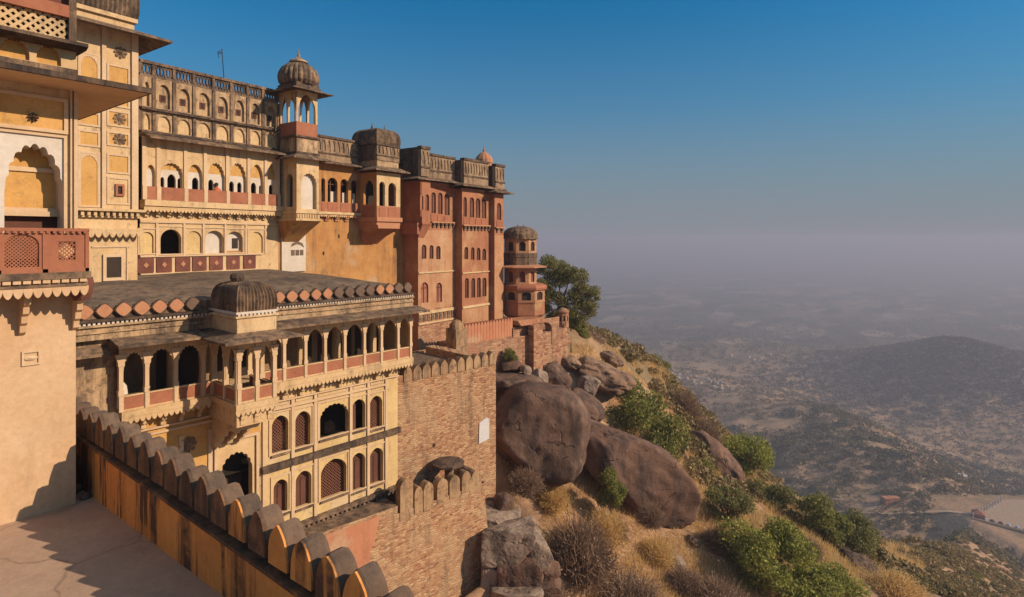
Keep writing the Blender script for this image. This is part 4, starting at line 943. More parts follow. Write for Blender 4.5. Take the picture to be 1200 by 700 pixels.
m = MB(); m.poly([(0,2.2,-3),(ax1+3,2.2,-3),(ax1+3,2.2,ze),(0,2.2,ze)]); m.poly([(0,YA+.3,zrb),(ax1,YA+.3,zrb),(ax1,2.2,zrb),(0,2.2,zrb)]); m.poly([(0,YA+.3,ze),(ax1,YA+.3,ze),(ax1,2.2,ze),(0,2.2,ze)]); m.poly([(0,.4,-2.2),(ax1,.4,-2.2),(ax1,2.2,-2.2),(0,2.2,-2.2)])
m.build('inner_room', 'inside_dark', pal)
# eave and the high parapet storey
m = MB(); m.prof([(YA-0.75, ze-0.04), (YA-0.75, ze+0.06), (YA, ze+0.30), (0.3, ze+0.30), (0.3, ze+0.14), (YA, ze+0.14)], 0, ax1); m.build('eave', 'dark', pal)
zM, zRt, zR = zA(140), zA(104), zA(86.5)
z_c = ze+0.30
m = MB(); m.box(0, ax1, -0.12, 0.2, z_c+0.001, zA(163)); m.build('cornice_band', 'band', pal)
nb = [P.X(p) for p in (160, 180, 204, 227, 250, 271, 290, 308, 326)]
nb[0] = 0.0
for i in range(len(nb)-1):
    a, b = nb[i], nb[i+1]
    op = (a+0.2, b-0.2, zA(163)+0.08, zM-0.75, zM-0.22, 'round')
    m = MB(); cells(m, a, b, zA(163), zM-0.02, [op], -0.02, 0.12); ao = m.build('blind_arch', 'band', pal)
    m = MB(); pane(m, op, 0.09); m.build('panel', 'cream', ao)
    op = (a+0.22, b-0.22, zM+0.22, zRt-0.85, zRt-0.28, 'round')
    m = MB(); cells(m, a, b, zM+0.12, zRt, [op], 0.0, 0.2); ao = m.build('blind_arch', 'band', pal)
    m = MB(); pane(m, op, 0.16); m.build('panel', 'band', ao)
    if i > 0:
        xm = (a+b)/2; m = MB(); m.box(xm-0.16, xm+0.16, 0.11, 0.158, zM+0.62, zM+1.0); wo = m.build('window', 'redpanel', ao); m = MB(); m.box(xm-.10, xm+.10, .09, .108, zM+.68, zM+.95); m.build('pane', 'inside_dark', wo)
for x in nb:
    m = MB(); m.box(x-0.10, x+0.10, -0.10, -0.022, zA(163), zM-0.05); m.box(x-0.09, x+0.09, -0.07, -0.001, zM+0.12, zRt); m.build('pilaster', 'dark', pal)
m = MB(); m.box(0, ax1, -0.22, 0.2, zA(163)-0.14, zA(163)-0.001); m.box(0, ax1, -0.24, 0.25, zM-0.02, zM+0.118); m.build('dark_course', 'darker', pal)
m = MB(); m.box(0, ax1, 0.21, 6, z_c, zRt); m.build('roof_block', 'dark', pal)
nring = 46; stp = ax1/nring
m = MB(); m.box(0, ax1, 0.0, 0.2, zRt+0.001, zRt+0.14); m.box(0, ax1, -0.06, 0.26, zR-0.16, zR)
for k in range(nring):
    x = stp*(k+0.5); r = stp*0.52; n = 10; rz = (zR-zRt-0.3)/2; cz = zRt+0.14+rz; T_ = 0.045
    vs = []; 
    for j in range(n):
        a = 2*math.pi*j/n
        for rr, yy in ((1, .04), (1, .16), (0.70, .04), (0.70, .16)): vs.append((x+r*rr*math.cos(a), yy, cz+rz*1.04*rr*math.sin(a)))
    fs = []
    for j in range(n):
        p, q = 4*j, 4*((j+1) % n); fs += [(p, q, q+2, p+2), (p+1, p+3, q+3, q+1), (p+2, q+2, q+3, p+3), (p, p+1, q+1, q)]
    m.add(vs, fs)
for x in nb: m.box(x-0.08, x+0.08, -0.03, 0.22, zRt+0.141, zR-0.161)
m.build('pierced_railing', 'dark', pal)
# --- hanging bay with the roof kiosk
xk0, xk1 = ax1, ax1+1.75
YK = P.Yx(347.5, xk0)
kz = lambda py, px=360: P.Z(px, py, YK)
zk_f, zk_b = kz(248), kz(259)
m = MB(lambda a, d, c: (a, YK+d, c)); op = (P.X(353, YK), P.X(371, YK), kz(245), kz(216), kz(203), 'cusp')
cells(m, xk0, xk1, zk_f, kz(186), [op], 0, 0.3); m.build('bay_front', 'cream', pal)
m = MB(); pane(m, op, YK+0.28); m.build('blind_arch', 'white', pal)
sopz = (kz(243), kz(212), kz(204))
sy0, sy1 = P.Yx(343, xk0), P.Yx(335.5, xk0)
m = MB(lambda a, d, c: (xk0+d, a, c)); sop = (sy0, sy1, sopz[0], sopz[1], sopz[2], 'round'); cells(m, YK, 0, zk_f, kz(186), [sop], 0, 0.3)
m.build('bay_side', 'cream', pal)
m = MB(lambda a, d, c: (xk0+d, a, c)); pane(m, sop, 0.3); m.build('bay_window', 'inside_dark', pal)
m = MB(); m.poly([(xk1,YK,zk_f),(xk1,0,zk_f),(xk1,0,kz(186)),(xk1,YK,kz(186))]); m.build('bay_side', 'cream', pal)
m = MB(); m.box(xk0-0.12, xk1+0.12, YK-0.12, 0, zk_f-0.14, zk_f); m.box(xk0-0.04, xk1+0.04, YK-0.04, 0, zk_b+0.12, zk_f-0.141); dentils(m, xk0, xk1, zk_b+0.2, zk_f-0.2, YK-0.09, YK-0.042, 0.2, 0.5); m.box(xk0-0.12, xk1+0.12, YK-0.12, 0, zk_b, zk_b+0.119); m.build('bay_floor', 'cream', pal)
m = MB(); b1 = zk_b-0.002; m.add([(xk0-.1,YK-.1,b1),(xk1+.1,YK-.1,b1),(xk1+.1,0,b1),(xk0-.1,0,b1),(xk0+.1,YK*.45,b1-.8),(xk1-.1,YK*.45,b1-.8),(xk0+.3,0,b1-1.5),(xk1-.3,0,b1-1.5)], [(0,1,5,4),(4,5,7,6),(0,4,6,3),(1,2,7,5)]); m.build('bay_console', 'ochre', pal)
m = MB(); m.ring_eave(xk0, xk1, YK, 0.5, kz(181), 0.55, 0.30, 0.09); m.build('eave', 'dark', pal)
zk0, zk1, zk2, zk3 = kz(181), kz(160), kz(144), kz(108)
m = MB(); m.box(xk0+0.05, xk1-0.05, YK+0.05, 0.2, zk0-0.2, zk1-0.12); m.build('kiosk_base', 'band', pal)
m = MB(); m.box(xk0-0.08, xk1+0.08, YK-0.08, 0.2, zk1-0.119, zk1); m.box(xk0-0.05, xk1+0.05, YK-0.05, 0.2, zk0-0.02, zk0+0.12); m.build('kiosk_ledge', 'darker', pal)
for T_, a, b in ((lambda a, d, c: (a, YK+0.08+d, c), xk0+0.05, xk1-0.05), (lambda a, d, c: (xk0+0.05+d, a, c), YK+0.16, -0.02), (lambda a, d, c: (xk1-0.05-d, a, c), YK+0.16, -0.02), (lambda a, d, c: (a, 0.04-d, c), xk0+0.13, xk1-0.13)):
    m = MB(T_); m.box(a, b, 0, 0.08, zk1+0.001, zk2); m.build('rail_panel', 'red', pal)
    m = MB(T_); hw = (b-a)/2
    ops = [(a+0.14, a+hw-0.07, zk2, zk2+0.55, zk3-0.25, 'point'), (a+hw+0.07, b-0.14, zk2, zk2+0.55, zk3-0.25, 'point')] if T_(0, 0, 0)[1] == 0 and False else [(a+0.15, b-0.15, zk2, zk2+0.7, zk3-0.14, 'point')]
    if hw > 0.9: ops = [(a+0.15, a+hw-0.07, zk2, zk2+0.6, zk3-0.22, 'point'), (a+hw+0.07, b-0.15, zk2, zk2+0.6, zk3-0.22, 'point')]
    cells(m, a, b, zk2+0.001, zk3+0.05, ops, 0.0, 0.14); m.build('kiosk_arch', 'cream', pal)
m = MB(); m.ring_eave(xk0+.05, xk1-.05, YK+.08, 0.0, zk3+0.25, 0.75, 0.22, 0.07); m.build('kiosk_eave', 'dark', pal)
kcx, kcy = (xk0+xk1)/2, YK/2
m = MB(); m.box(xk0-.1, xk1+.1, YK-.1, 0.1, zk3+.15, zk3+0.36); m.box(xk0-.02, xk1+.02, YK-.02, .02, zk3+.361, zk3+.55); m.build('dome_base', 'dark', pal)
m = MB(); kr = 1.22; zq = zk3+.55; hq = kz(72)-zq
m.lathe(kcx, kcy, [(kr*0.94,zq),(kr*1.05,zq+hq*.15),(kr*1.08,zq+hq*.35),(kr*1.03,zq+hq*.55),(kr*.90,zq+hq*.75),(kr*.66,zq+hq*.92),(kr*.42,zq+hq)], 96, 24, 0.06); do = m.build('ribbed_dome', 'dark', pal)
m = MB(); m.lathe(kcx, kcy, [(kr*.40,zq+hq),(kr*.52,zq+hq+.06),(kr*.48,zq+hq+.16),(kr*.28,zq+hq+.30),(kr*.15,zq+hq+.42)], 24); finial(m, kcx, kcy, zq+hq+.36, .55); m.build('finial', 'band', do)
# --- arcade between the bays
xc0, xc1 = xk1, P.X(421, -0.2)
YC = -0.2
cops = [pop(376.5, 381, 209, .5, 237, YC), pop(384, 395.5, 208.5, .5, 237, YC), pop(399, 408, 210, .5, 238, YC), pop(411.5, 419.5, 211, .5, 239, YC)]
cze = P.Z(398, 193, YC-.6)
m = MB(); cells(m, xc0, xc1, P.Z(398, 237.5, YC), cze+.15, cops, YC, 0.25); m.build('arcade', 'ochre', pal)
for op in cops:
    m = MB(); m.box(op[0], op[1], YC-0.03, YC-0.002, P.Z(398, 249, YC)+.05, op[2]-.06); m.build('rail_panel', 'red', pal)
    m = MB(); m.box((op[0]+op[1])/2-.03, (op[0]+op[1])/2+.03, YC+.27, YC+.31, op[2], op[4]); m.box(op[0], op[1], YC+.27, YC+.309, op[3]-.04, op[3]+.02); wo = m.build('window', 'wood', pal)
    m = MB(); m.box((op[0]+op[1])/2+.04, op[1], YC+.33, YC+.36, op[2], op[2]+.8); m.build('curtain', 'white', wo)
m = MB(); zq = P.Z(398, 249, YC); m.poly([(xc0,YC,zq),(xc1,YC,zq),(xc1,YC,P.Z(398,237.5,YC)),(xc0,YC,P.Z(398,237.5,YC))]); m.build('rail_wall', 'redwall', pal)
m = MB(); m.box(xc0, xc1, YC-0.2, 0, zq-0.18, zq); fringe(m, xc0, xc1, zq-.181, .2, YC-.12, YC-.06, .2); m.build('balcony_slab', 'cream', pal)
for k in range(6):
    m = MB(); bracket(m, xc0+.35+k*(xc1-xc0-.6)/5, .3, -.003, zq-.19, .5, .32, 3); m.build('bracket', 'redwall', pal)
m = MB(); m.poly([(ax1,0,-9),(P.X(475),0,-9),(P.X(475),0,zq),(ax1,0,zq)]); m.poly([(xc1,0,zq),(P.X(475),0,zq),(P.X(475),0,cze+.2),(xc1,0,cze+.2)]); m.build('lower_wall', 'ochre', pal)
for px, py in ((397, 277), (379, 297)):
    m = MB(); x = P.X(px); m.box(x-.06, x+.06, -.03, -.003, P.Z(px, py+2), P.Z(px, py-2)); m.build('spout', 'inside_dark', pal)
m = MB(); m.prof([(YC-.75, cze-.04), (YC-.75, cze+.06), (YC, cze+.26), (.4, cze+.26), (.4, cze+.12), (YC, cze+.12)], xc0, xc1+.3); m.build('eave', 'dark', pal)
def carved_parapet(x0, x1, y, z0, z1, thick=0.35, par=None, pitch=0.42, mt='carved', side=True):
    """a deep parapet carved with leaf shaped niches, weathered dark along the top"""
    m = MB(); n = max(1, int(round((x1-x0)/pitch))); p = (x1-x0)/n
    ops = [(x0+i*p+p*.16, x0+(i+1)*p-p*.16, z0+.40*(z1-z0), z0+.55*(z1-z0), z0+.84*(z1-z0), 'point') for i in range(n)]
    cells(m, x0, x1, z0+.3*(z1-z0), z0+.90*(z1-z0), ops, y, .07)
    m.box(x0, x1, y+.07, y+thick, z0, z1-.1*(z1-z0)); m.box(x0, x1, y-.02, y+.069, z0, z0+.3*(z1-z0)-.001)
    po = m.build('carved_parapet', mt, par)
    m = MB(); m.box(x0-.05, x1+.05, y-.09, y+thick+.05, z0+.905*(z1-z0), z1); m.build('coping', 'darker', po)
    m = MB(); m.box(x0-.03, x1+.03, y-.08, y-.021, z0+.27*(z1-z0), z0+.33*(z1-z0)); m.build('moulding', 'darker', po)
carved_parapet(xc0, xc1, -.1, cze+.26, P.Z(398, 162, -.1), par=pal)
m = MB(); m.box(xc0, P.X(475), .26, 6, cze+.2, cze+1.0); m.build('roof_block', 'dark', pal)
m = MB(); m.poly([(xc0,1.6,-2),(xc1+4,1.6,-2),(xc1+4,1.6,cze),(xc0,1.6,cze)]); m.build('inner_room', 'inside_dark', pal)
# --- second hanging bay with long ribbed dome
xd_0 = xc1; YD = P.Yx(441.5, xd_0); xd_1 = P.X(469, YD)
dz = lambda py, px=455: P.Z(px, py, YD)
ops = [pop(444.5, 451, 213, .6, 241.5, YD), pop(455, 464, 214.5, .55, 242, YD)]
m = MB(); cells(m, xd_0, xd_1, dz(242), dz(203), ops, YD, .22); m.build('bay_front', 'cream', pal)
for op in ops: m = MB(); m.box(op[0]-.03, op[1]+.03, YD-.03, YD-.002, dz(255), dz(243.5)); m.build('rail_panel', 'red', pal)
s0, s1 = P.Yx(437.5, xd_0), P.Yx(426, xd_0)
sop = (s0, s1, dz(240), dz(222), dz(212), 'round')
m = MB(lambda a, d, c: (xd_0+d, a, c)); cells(m, YD, 0, dz(258), dz(203), [sop], 0, .22); m.build('bay_side', 'ochre', pal)
m = MB(lambda a, d, c: (xd_0+d, a, c)); m.box(s0-.1, s1+.1, -.03, -.002, dz(255), dz(242)); m.build('rail_panel', 'red', pal)
m = MB(); m.poly([(xd_0,YD,dz(258)),(xd_1,YD,dz(258)),(xd_1,YD,dz(242)),(xd_0,YD,dz(242))]); m.poly([(xd_1,YD,dz(258)),(xd_1,0,dz(258)),(xd_1,0,dz(203)),(xd_1,YD,dz(203))]); m.build('bay_wall', 'redwall', pal)
m = MB(); m.poly([(xd_0+.3,-.5,dz(258)),(xd_1-.05,-.5,dz(258)),(xd_1-.05,-.5,dz(203)),(xd_0+.3,-.5,dz(203))]); m.build('inner_room', 'inside_dark', pal)
m = MB(); m.box(xd_0-.1, xd_1+.1, YD-.14, 0, dz(260), dz(255)); m.box(xd_0, xd_1, YD, 0, dz(264), dz(260)-.001); m.box(xd_0+.1, xd_1-.1, YD-.05, 0, dz(268), dz(264)-.001); m.build('bay_floor', 'disc', pal)
m = MB(); b1 = dz(268)-.002; m.add([(xd_0+.1,YD,b1),(xd_1-.1,YD,b1),(xd_1-.1,0,b1),(xd_0+.1,0,b1),(xd_0+.3,YD*.4,b1-.6),(xd_1-.3,YD*.4,b1-.6),(xd_0+.4,0,b1-1.2),(xd_1-.4,0,b1-1.2)], [(0,1,5,4),(4,5,7,6),(0,4,6,3),(1,2,7,5)]); m.build('bay_console', 'redwall', pal)
m = MB(); m.ring_eave(xd_0, xd_1, YD, 1, dz(196), .55, .30, .09); m.build('eave', 'dark', pal)
z0, z1, z2 = dz(196), dz(170), dz(150)
m = MB(); m.box(xd_0+.1, xd_1-.1, YD+.1, .5, z0-.1, z0+.45); m.build('dome_base', 'band', pal)
carved_parapet(xd_0+.06, xd_1-.06, YD+.06, z0+.451, z1, .3, pal, .36)
m = MB(); m.box(xd_0+.06, xd_0+.3, YD+.37, .5, z0+.451, z1-.1); m.box(xd_0+.05, xd_1-.05, YD+.4, .5, z1-.3, z1-.05); m.build('dome_side', 'darker', pal)
m = MB(); m.vault(xd_0+.02, xd_1-.02, YD+.02, .6, z1, z2-z1, 17, .06); do = m.build('ribbed_dome', 'dark', pal)
for px in (437, 451.5):
    m = MB(); xm = P.X(px, YD*.5); finial(m, xm, YD*.45, z2-.05, .42); m.build('finial', 'dark', do)

# ------------------------------------------------------------------ red palace block
rb = thing('red_palace_block', 'red plastered palace block of three stepped fronts beside cream palace', 'palace wing', (*P.world(P.X(472), 0), -9.0), R(3.7))
RB0 = P.X(472)
class RMB(MB):
    def build(s, name, mat, parent=None, smooth=False, label=None):
        s.v = [(a-RB0, b, c) for a, b, c in s.v]
        return _MB.build(s, name, mat, parent, smooth, label)
_MB = MB; 
X1 = P.X(472); Y1 = P.Yx(490, X1); X2 = P.X(533, Y1); Y2 = P.Yx(541.5, X2); X3 = P.X(574, Y2); Y3 = P.Yx(579.5, X3); X4 = P.X(590, Y3)
r1 = lambda py, px=510: P.Z(px, py, Y1)
r2 = lambda py, px=558: P.Z(px, py, Y2)
r3 = lambda py, px=585: P.Z(px, py, Y3)
MB = RMB
zbs = -9.2
def rop(a, b, t, s_, bt, y, kd='round'): return pop(a, b, t, s_, bt, y, kd)
def red_front(x0, x1, y, zf, rows, ztop, mats, base):
    """one stepped front: rows = (z0, z1, openings, wall material, pane material)"""
    for (z0, z1, ops, wm, pm) in rows:
        m = MB(); cells(m, x0, x1, z0, z1, ops, y, .16); m.build('wall', wm, rb)
        for op in ops:
            m = MB(); pane(m, (op[0]-.01, op[1]+.01, op[2]-.01, op[3], op[4]+.01, op[5]), y+.14); wo = m.build('window', pm, rb)
            m = MB(); xm = (op[0]+op[1])/2; m.box(xm-.02, xm+.02, y+.09, y+.138, op[2], op[4]-.05); m.box(op[0], op[1], y+.09, y+.137, op[3]-.03, op[3]+.02); m.build('glazing_bar', 'wood', wo)
up1 = [rop(505.3, 510.8, 225.5, .5, 250, Y1), rop(513, 518.7, 226, .5, 251, Y1), rop(520.7, 527, 227.5, .5, 252.5, Y1)]
up1b = [rop(492.3, 496, 229, .5, 246, Y1-.45), rop(498.6, 502.8, 228, .5, 247, Y1-.45)]
mid1 = [rop(494, 499.7, 287, .4, 303.5, Y1), rop(503.2, 508, 287.5, .4, 303.5, Y1), rop(511, 516.3, 288.5, .4, 304, Y1)]
bot1 = [rop(493, 502, 331, .5, 355, Y1), rop(511, 518, 331.5, .5, 354.5, Y1)]
ztop1, ztop2, ztop3 = r1(214), r2(222), r3(228)
red_front(X1, X2, Y1, 0, [(zbs, r1(361), [], 'stone', 'red'), (r1(361), r1(318), bot1, 'redtan', 'shutter'), (r1(318), r1(270), mid1, 'redtan', 'wood'), (r1(270), ztop1, up1, 'redwall', 'jali')], ztop1, None, None)
up2 = [rop(543.2, 547, 231, .6, 254, Y2), rop(550.2, 555.7, 231.5, .5, 255, Y2), rop(557.3, 562.8, 232.5, .5, 255.5, Y2), rop(564.4, 569.8, 233.5, .5, 256, Y2)]
mid2 = [rop(544.2, 548.6, 289.5, .5, 304, Y2), rop(552, 556, 290, .5, 304.5, Y2), rop(558.6, 563, 290.5, .5, 305, Y2), rop(565.2, 569.6, 291.5, .5, 305, Y2)]
bot2 = [rop(544.8, 549.3, 326, .5, 349.5, Y2), rop(552.3, 556.8, 326, .5, 349, Y2), rop(558.9, 563.4, 325.5, .5, 348.5, Y2), rop(565.2, 570, 325.5, .5, 347.5, Y2)]
red_front(X2, X3, Y2, 0, [(zbs, r2(357), [], 'redtan', 'red'), (r2(357), r2(319), bot2, 'redwall', 'wood'), (r2(319), r2(274), mid2, 'redwall', 'wood'), (r2(274), ztop2, up2, 'redwall', 'jali')], ztop2, None, None)
up3 = [rop(582.3, 587.3, 238, .5, 258, Y3)]
red_front(X3, X4, Y3, 0, [(zbs, r3(276), [], 'redtan', 'red'), (r3(276), ztop3, up3, 'redwall', 'jali')], ztop3, None, None)
for x, ya, yb_, zt_ in ((X1, Y1, 2.0, ztop1), (X2, Y2, Y1, ztop2), (X3, Y3, Y2, ztop3)):
    m = MB(); m.poly([(x, ya, zbs), (x, yb_, zbs), (x, yb_, zt_), (x, ya, zt_)]); m.build('side_wall', 'redwall', rb)
m = MB(); m.poly([(X4,Y3,zbs),(X4,6,zbs),(X4,6,ztop3),(X4,Y3,ztop3)]); m.poly([(X1,6,zbs),(X4,6,zbs),(X4,6,ztop3),(X1,6,ztop3)]); m.poly([(X1,Y1,ztop2),(X4,Y3,ztop2-.4),(X4,6,ztop2-.4),(X1,6,ztop2)]); m.build('rear_walls', 'redwall', rb)
# projecting window pair on the first front
xa, xb = X1-.02, P.X(504.3, Y1-.45)
m = MB(); cells(m, xa, xb, r1(255), ztop1, up1b, Y1-.45, .16); m.poly([(xa,Y1-.45,r1(262)),(xb,Y1-.45,r1(262)),(xb,Y1-.45,r1(255)),(xa,Y1-.45,r1(255))]); m.poly([(xa,Y1-.45,r1(262)),(xa,0,r1(262)),(xa,0,ztop1),(xa,Y1-.45,ztop1)]); m.poly([(xb,Y1-.45,r1(262)),(xb,Y1,r1(262)),(xb,Y1,ztop1),(xb,Y1-.45,ztop1)]); m.build('window_bay', 'redwall', rb)
for op in up1b: m = MB(); pane(m, op, Y1-.31); m.build('window', 'jali', rb)
m = MB(); m.box(xa-.06, xb+.06, Y1-.55, Y1, r1(264), r1(262)-.001); m.add([(xa,Y1-.5,r1(264)-.002),(xb,Y1-.5,r1(264)-.002),(xb,Y1,r1(264)-.002),(xa,Y1,r1(264)-.002),(xa,Y1-.002,r1(279)),(xb-.3,Y1-.002,r1(279))],[(0,1,5,4),(0,4,3),(1,2,5)]); m.box(xa-.3, xa-.001, Y1-.2, 0, r1(275), r1(262)); m.build('bay_console', 'red', rb)
for ops, y, rz in ((up1, Y1, r1), (up2, Y2, r2), (up3, Y3, r3)):
    for op in ops: m = MB(); m.box(op[0]-.06, op[1]+.06, y-.04, y-.002, op[2]-.62, op[2]-.08); m.build('rail_panel', 'red', rb)
for (a, b, y, zz) in ((P.X(504.5, Y1), X2, Y1, up1[1][2]-.75), (X2, X3, Y2, up2[1][2]-.75), (X3, X4, Y3, up3[0][2]-.75)):
    m = MB(); m.box(a, b-.01, y-.22, y-.002, zz-.02, zz+.1); m.build('balcony_ledge', 'disc', rb)
    n = max(2, int((b-a)/.5))
    for k in range(n):
        m = MB(); bracket(m, a+(k+.5)*(b-a)/n, .2, y-.003, zz-.022, .42, .2, 2); m.build('bracket', 'dark', rb)
for (a, b, y, zz, hh) in ((X1, X2, Y1, r1(318), .12), (X1, X2, Y1, r1(363), .25), (X1, X2, Y1, r1(376), .14), (X2, X3, Y2, r2(318.5), .10), (X2, X3, Y2, r2(357), .2)):
    m = MB(); m.box(a+.005, b-.005, y-.10, y-.002, zz-hh, zz); m.build('string_course', 'cream', rb)
m = MB(); dentils(m, X1+.05, X2, r1(374.5), r1(366), Y1-.06, Y1-.003, .5, .6); m.build('dentil_course', 'dark', rb)
bl = [(X1, X2, Y1, r1(211)), (X2, X3, Y2, r2(218.5)), (X3, X4, Y3, r3(225))]
m = MB(); m.ring_eave(X1, X2+1, Y1, 3, r1(208.5), .75, .28, .09); m.ring_eave(X2, X3+1, Y2, 3, r2(216), .75, .28, .09); m.ring_eave(X3, X4, Y3, 3, r3(222.5), .75, .28, .09); m.build('eave', 'dark', rb)
z0 = r1(209)
carved_parapet(xa, xb, Y1-.35, z0, r1(172.5, 497), .35, rb, .5)
carved_parapet(xb+.05, X2, Y1, z0, r1(182, 517), .35, rb, .4)
carved_parapet(X2, P.X(572, Y2-.2), Y2-.2, r2(217), r2(188), .35, rb, .4)
carved_parapet(X3, X4, Y3-.1, r3(223), r3(193), .35, rb, .5)
m = MB(); m.box(xa, xa+.3, Y1+.01, 1, z0, r1(173.5, 497)); m.box(X2, X2+.3, Y2+.16, Y1+.5, r2(217), r2(190)); m.box(X3, X3+.3, Y3+.26, Y2+.5, r3(223), r3(195)); m.box(X1+.3, X4-.3, Y1+.4, 3, z0-.3, z0+.5); m.build('parapet_return', 'darker', rb)
kx, ky = P.X(567, Y2+.9), Y2+.9; zq = P.Z(567, 191, Y2+.9)
m = MB(); m.lathe(kx, ky, [(.8,zq-.5),(.8,zq-.1),(.86,zq),(.84,zq+.3),(.66,zq+.62),(.36,zq+.9),(.2,zq+1.0)], 48, 12, .05); do = m.build('roof_dome', 'disc', rb)
m = MB(); finial(m, kx, ky, zq+.95, .62); m.build('finial', 'disc', do)
for (a, b) in ((487, 489),):
    pass
MB = _MB

# ------------------------------------------------------------------ round corner turret
tx, ty, tz = ray_at(613.5, 375, 58.0); UO = (-.6178*.32, .7863*.32)
rt = thing('corner_turret', 'round red turret with domed top at far palace corner', 'turret', (tx, ty, tz-1))
tpz = lambda py: (HY-py)/F_PX*58.0
def oct_ring(r, z0, z1, n=10, mat='cream', name='drum', frac=.5, sill=.15, top=.85, par=None, pane_mat='inside_dark', off=(0, 0)):
    par = par or rt
    c = [(off[0]+r*math.cos(2*math.pi*(k+.5)/n), off[1]+r*math.sin(2*math.pi*(k+.5)/n)) for k in range(n)]
    m = MB(); mps = []
    for k in range(n):
        (ax, ay), (bx_, by_) = c[k], c[(k+1) % n]; Ls = math.hypot(bx_-ax, by_-ay); ux, uy = (bx_-ax)/Ls, (by_-ay)/Ls
        T_ = lambda a, d, z: (ax+ux*a-uy*d*1.0, ay+uy*a+ux*d*1.0, z)
        m.T = T_; h = z1-z0
        op = (Ls*(.5-frac/2), Ls*(.5+frac/2), z0+h*sill, z0+h*(top-.2), z0+h*top, 'round')
        cells(m, 0, Ls, z0, z1, [op], 0, .15)
        mp = MB(T_); pane(mp, op, .14); mps.append(mp)
    o = m.build(name, mat, par)
    for mp in mps: mp.build('window', pane_mat, o)
RU = 1.62; RL = 2.1
m = MB(); m.lathe(0, 0, [(.5,tpz(377)),(1.0,tpz(374)),(1.7,tpz(371)),(RL*.98,tpz(368)),(RL,tpz(367))], 8, a0=math.pi/8); m.build('turret_base', 'redwall', rt)
m = MB(); m.lathe(0, 0, [(RL,tpz(367)),(RL,tpz(352))], 8, a0=math.pi/8); m.lathe(0, 0, [(RL*1.03,tpz(353)),(RL*1.03,tpz(351.5))], 8, a0=math.pi/8); m.build('balcony_wall', 'redwall', rt)
oct_ring(RL, tpz(351.5), tpz(338), 8, 'turret', 'balcony_arcade', .55, .1, .8)
m = MB(); m.lathe(0, 0, [(RL*1.09,tpz(338.5)),(RL*1.12,tpz(336)),(RL*1.08,tpz(333.5)),(RL*.9,tpz(332))], 8, a0=math.pi/8); m.build('balcony_roof', 'red', rt)
oct_ring(RU, tpz(334), tpz(313), 8, 'turret', 'drum', .45, .2, .8, pane_mat='redpanel', off=UO)
m = MB(); m.lathe(UO[0], UO[1], [(RU,tpz(314)),(RU*1.62,tpz(313)),(RU*1.62,tpz(312)),(RU*1.1,tpz(310))], 8, a0=math.pi/8); m.build('eave', 'disc', rt)
m = MB(); m.lathe(UO[0], UO[1], [(RU*1.03,tpz(310.5)),(RU*1.03,tpz(302)),(RU*1.06,tpz(301)),(RU*1.06,tpz(296.5))], 8, a0=math.pi/8); m.build('upper_band', 'dark', rt)
oct_ring(RU*1.0, tpz(296.5), tpz(280), 8, 'turret', 'upper_arcade', .5, .15, .8, off=UO)
m = MB(); zz = tpz(280); hd = tpz(265)-zz; m.lathe(UO[0], UO[1], [(RU*1.1,zz-.02),(RU*1.1,zz+.1),(RU*1.02,zz+.12),(RU*1.03,zz+hd*.35),(RU*.94,zz+hd*.6),(RU*.72,zz+hd*.82),(RU*.36,zz+hd*.95),(.05,zz+hd)], 64, 16, .04); do = m.build('dome', 'dark', rt)
m = MB(); finial(m, UO[0]-.25, UO[1]+.1, zz+hd-.05, .28); finial(m, UO[0]+.35, UO[1]-.1, zz+hd-.1, .28); m.build('finial', 'dark', do)

# ------------------------------------------------------------------ walls below the red block
Wf = Frame(36.0, 33.2, -5.0)
rw = thing('ribbed_wall', 'weathered pinkish boundary wall with closely ribbed merlons below red block', 'wall', (36.0, 33.2, -12.0), R(-5))
wx0, wx1 = Wf.X(541), Wf.X(601)
m = MB(); m.box(wx0-8, wx1, 0, .5, -12, -8.6); m.build('wall', 'stone', rw)
n = 17
for k in range(n):
    x = wx0+(k+.5)*(wx1-wx0)/n; m = MB(); h = .32*(wx1-wx0)/n*2; hw = (wx1-wx0)/n*.46
    m.prism([(x-hw, -8.598), (x-hw, -7.25), (x-hw*.6, -7.06), (x, -6.98), (x+hw*.6, -7.06), (x+hw, -7.25), (x+hw, -8.598)], 0.02, .42); m.build('merlon', 'pink', rw)
m = MB(); x = Wf.X(535); m.box(x-.6, x+.6, -.6, .6, -12, -7.2); m.lathe(x, 0, [(.6,-7.2),(.55,-6.9),(.3,-6.6),(0.05,-6.5)], 10); m.build('end_pier', 'merl2', rw)
fw = thing('fort_wall', 'rough stone retaining wall with arch and pier under round turret', 'wall', (*Wf.world(wx1, 0)[:2], -13.0), R(-5))
Fx = Wf.X(601)
class FMB(MB):
    def build(s, name, mat, parent=None, smooth=False, label=None):
        s.v = [(a-Fx, b, c) for a, b, c in s.v]; return _MB.build(s, name, mat, parent, smooth, label)
MB = FMB
m = MB(); m.box(Fx-6, Fx+7.2, -.5, 4, -15, -8.7); m.box(Fx-.05, Fx+2.4, -.1, 4, -8.699, -7.9); m.build('wall', 'stone', fw)
a0, a1 = Wf.X(622.5, -.9), Wf.X(634, -.9)
m = MB(); m.box(a0, a1-.1, -1.2, -.502, -14, -7.75); m.build('pier', 'stone', fw)
m = MB(); xa, xb = a1-.1, Wf.X(646, -.4); cells(m, xa, xb+1.0, -10, -7.4, [(xa+.02, xb-.1, -9.9, -8.4, -7.75, 'round')], -.55, .8); m.build('arch', 'stone', fw)
m = MB(); m.prof([(-.7,-7.72),(-.3,-7.3),(1.5,-7.3),(1.5,-7.72)], Wf.X(604), Wf.X(634)); m.build('turret_ledge', 'redwall', fw)
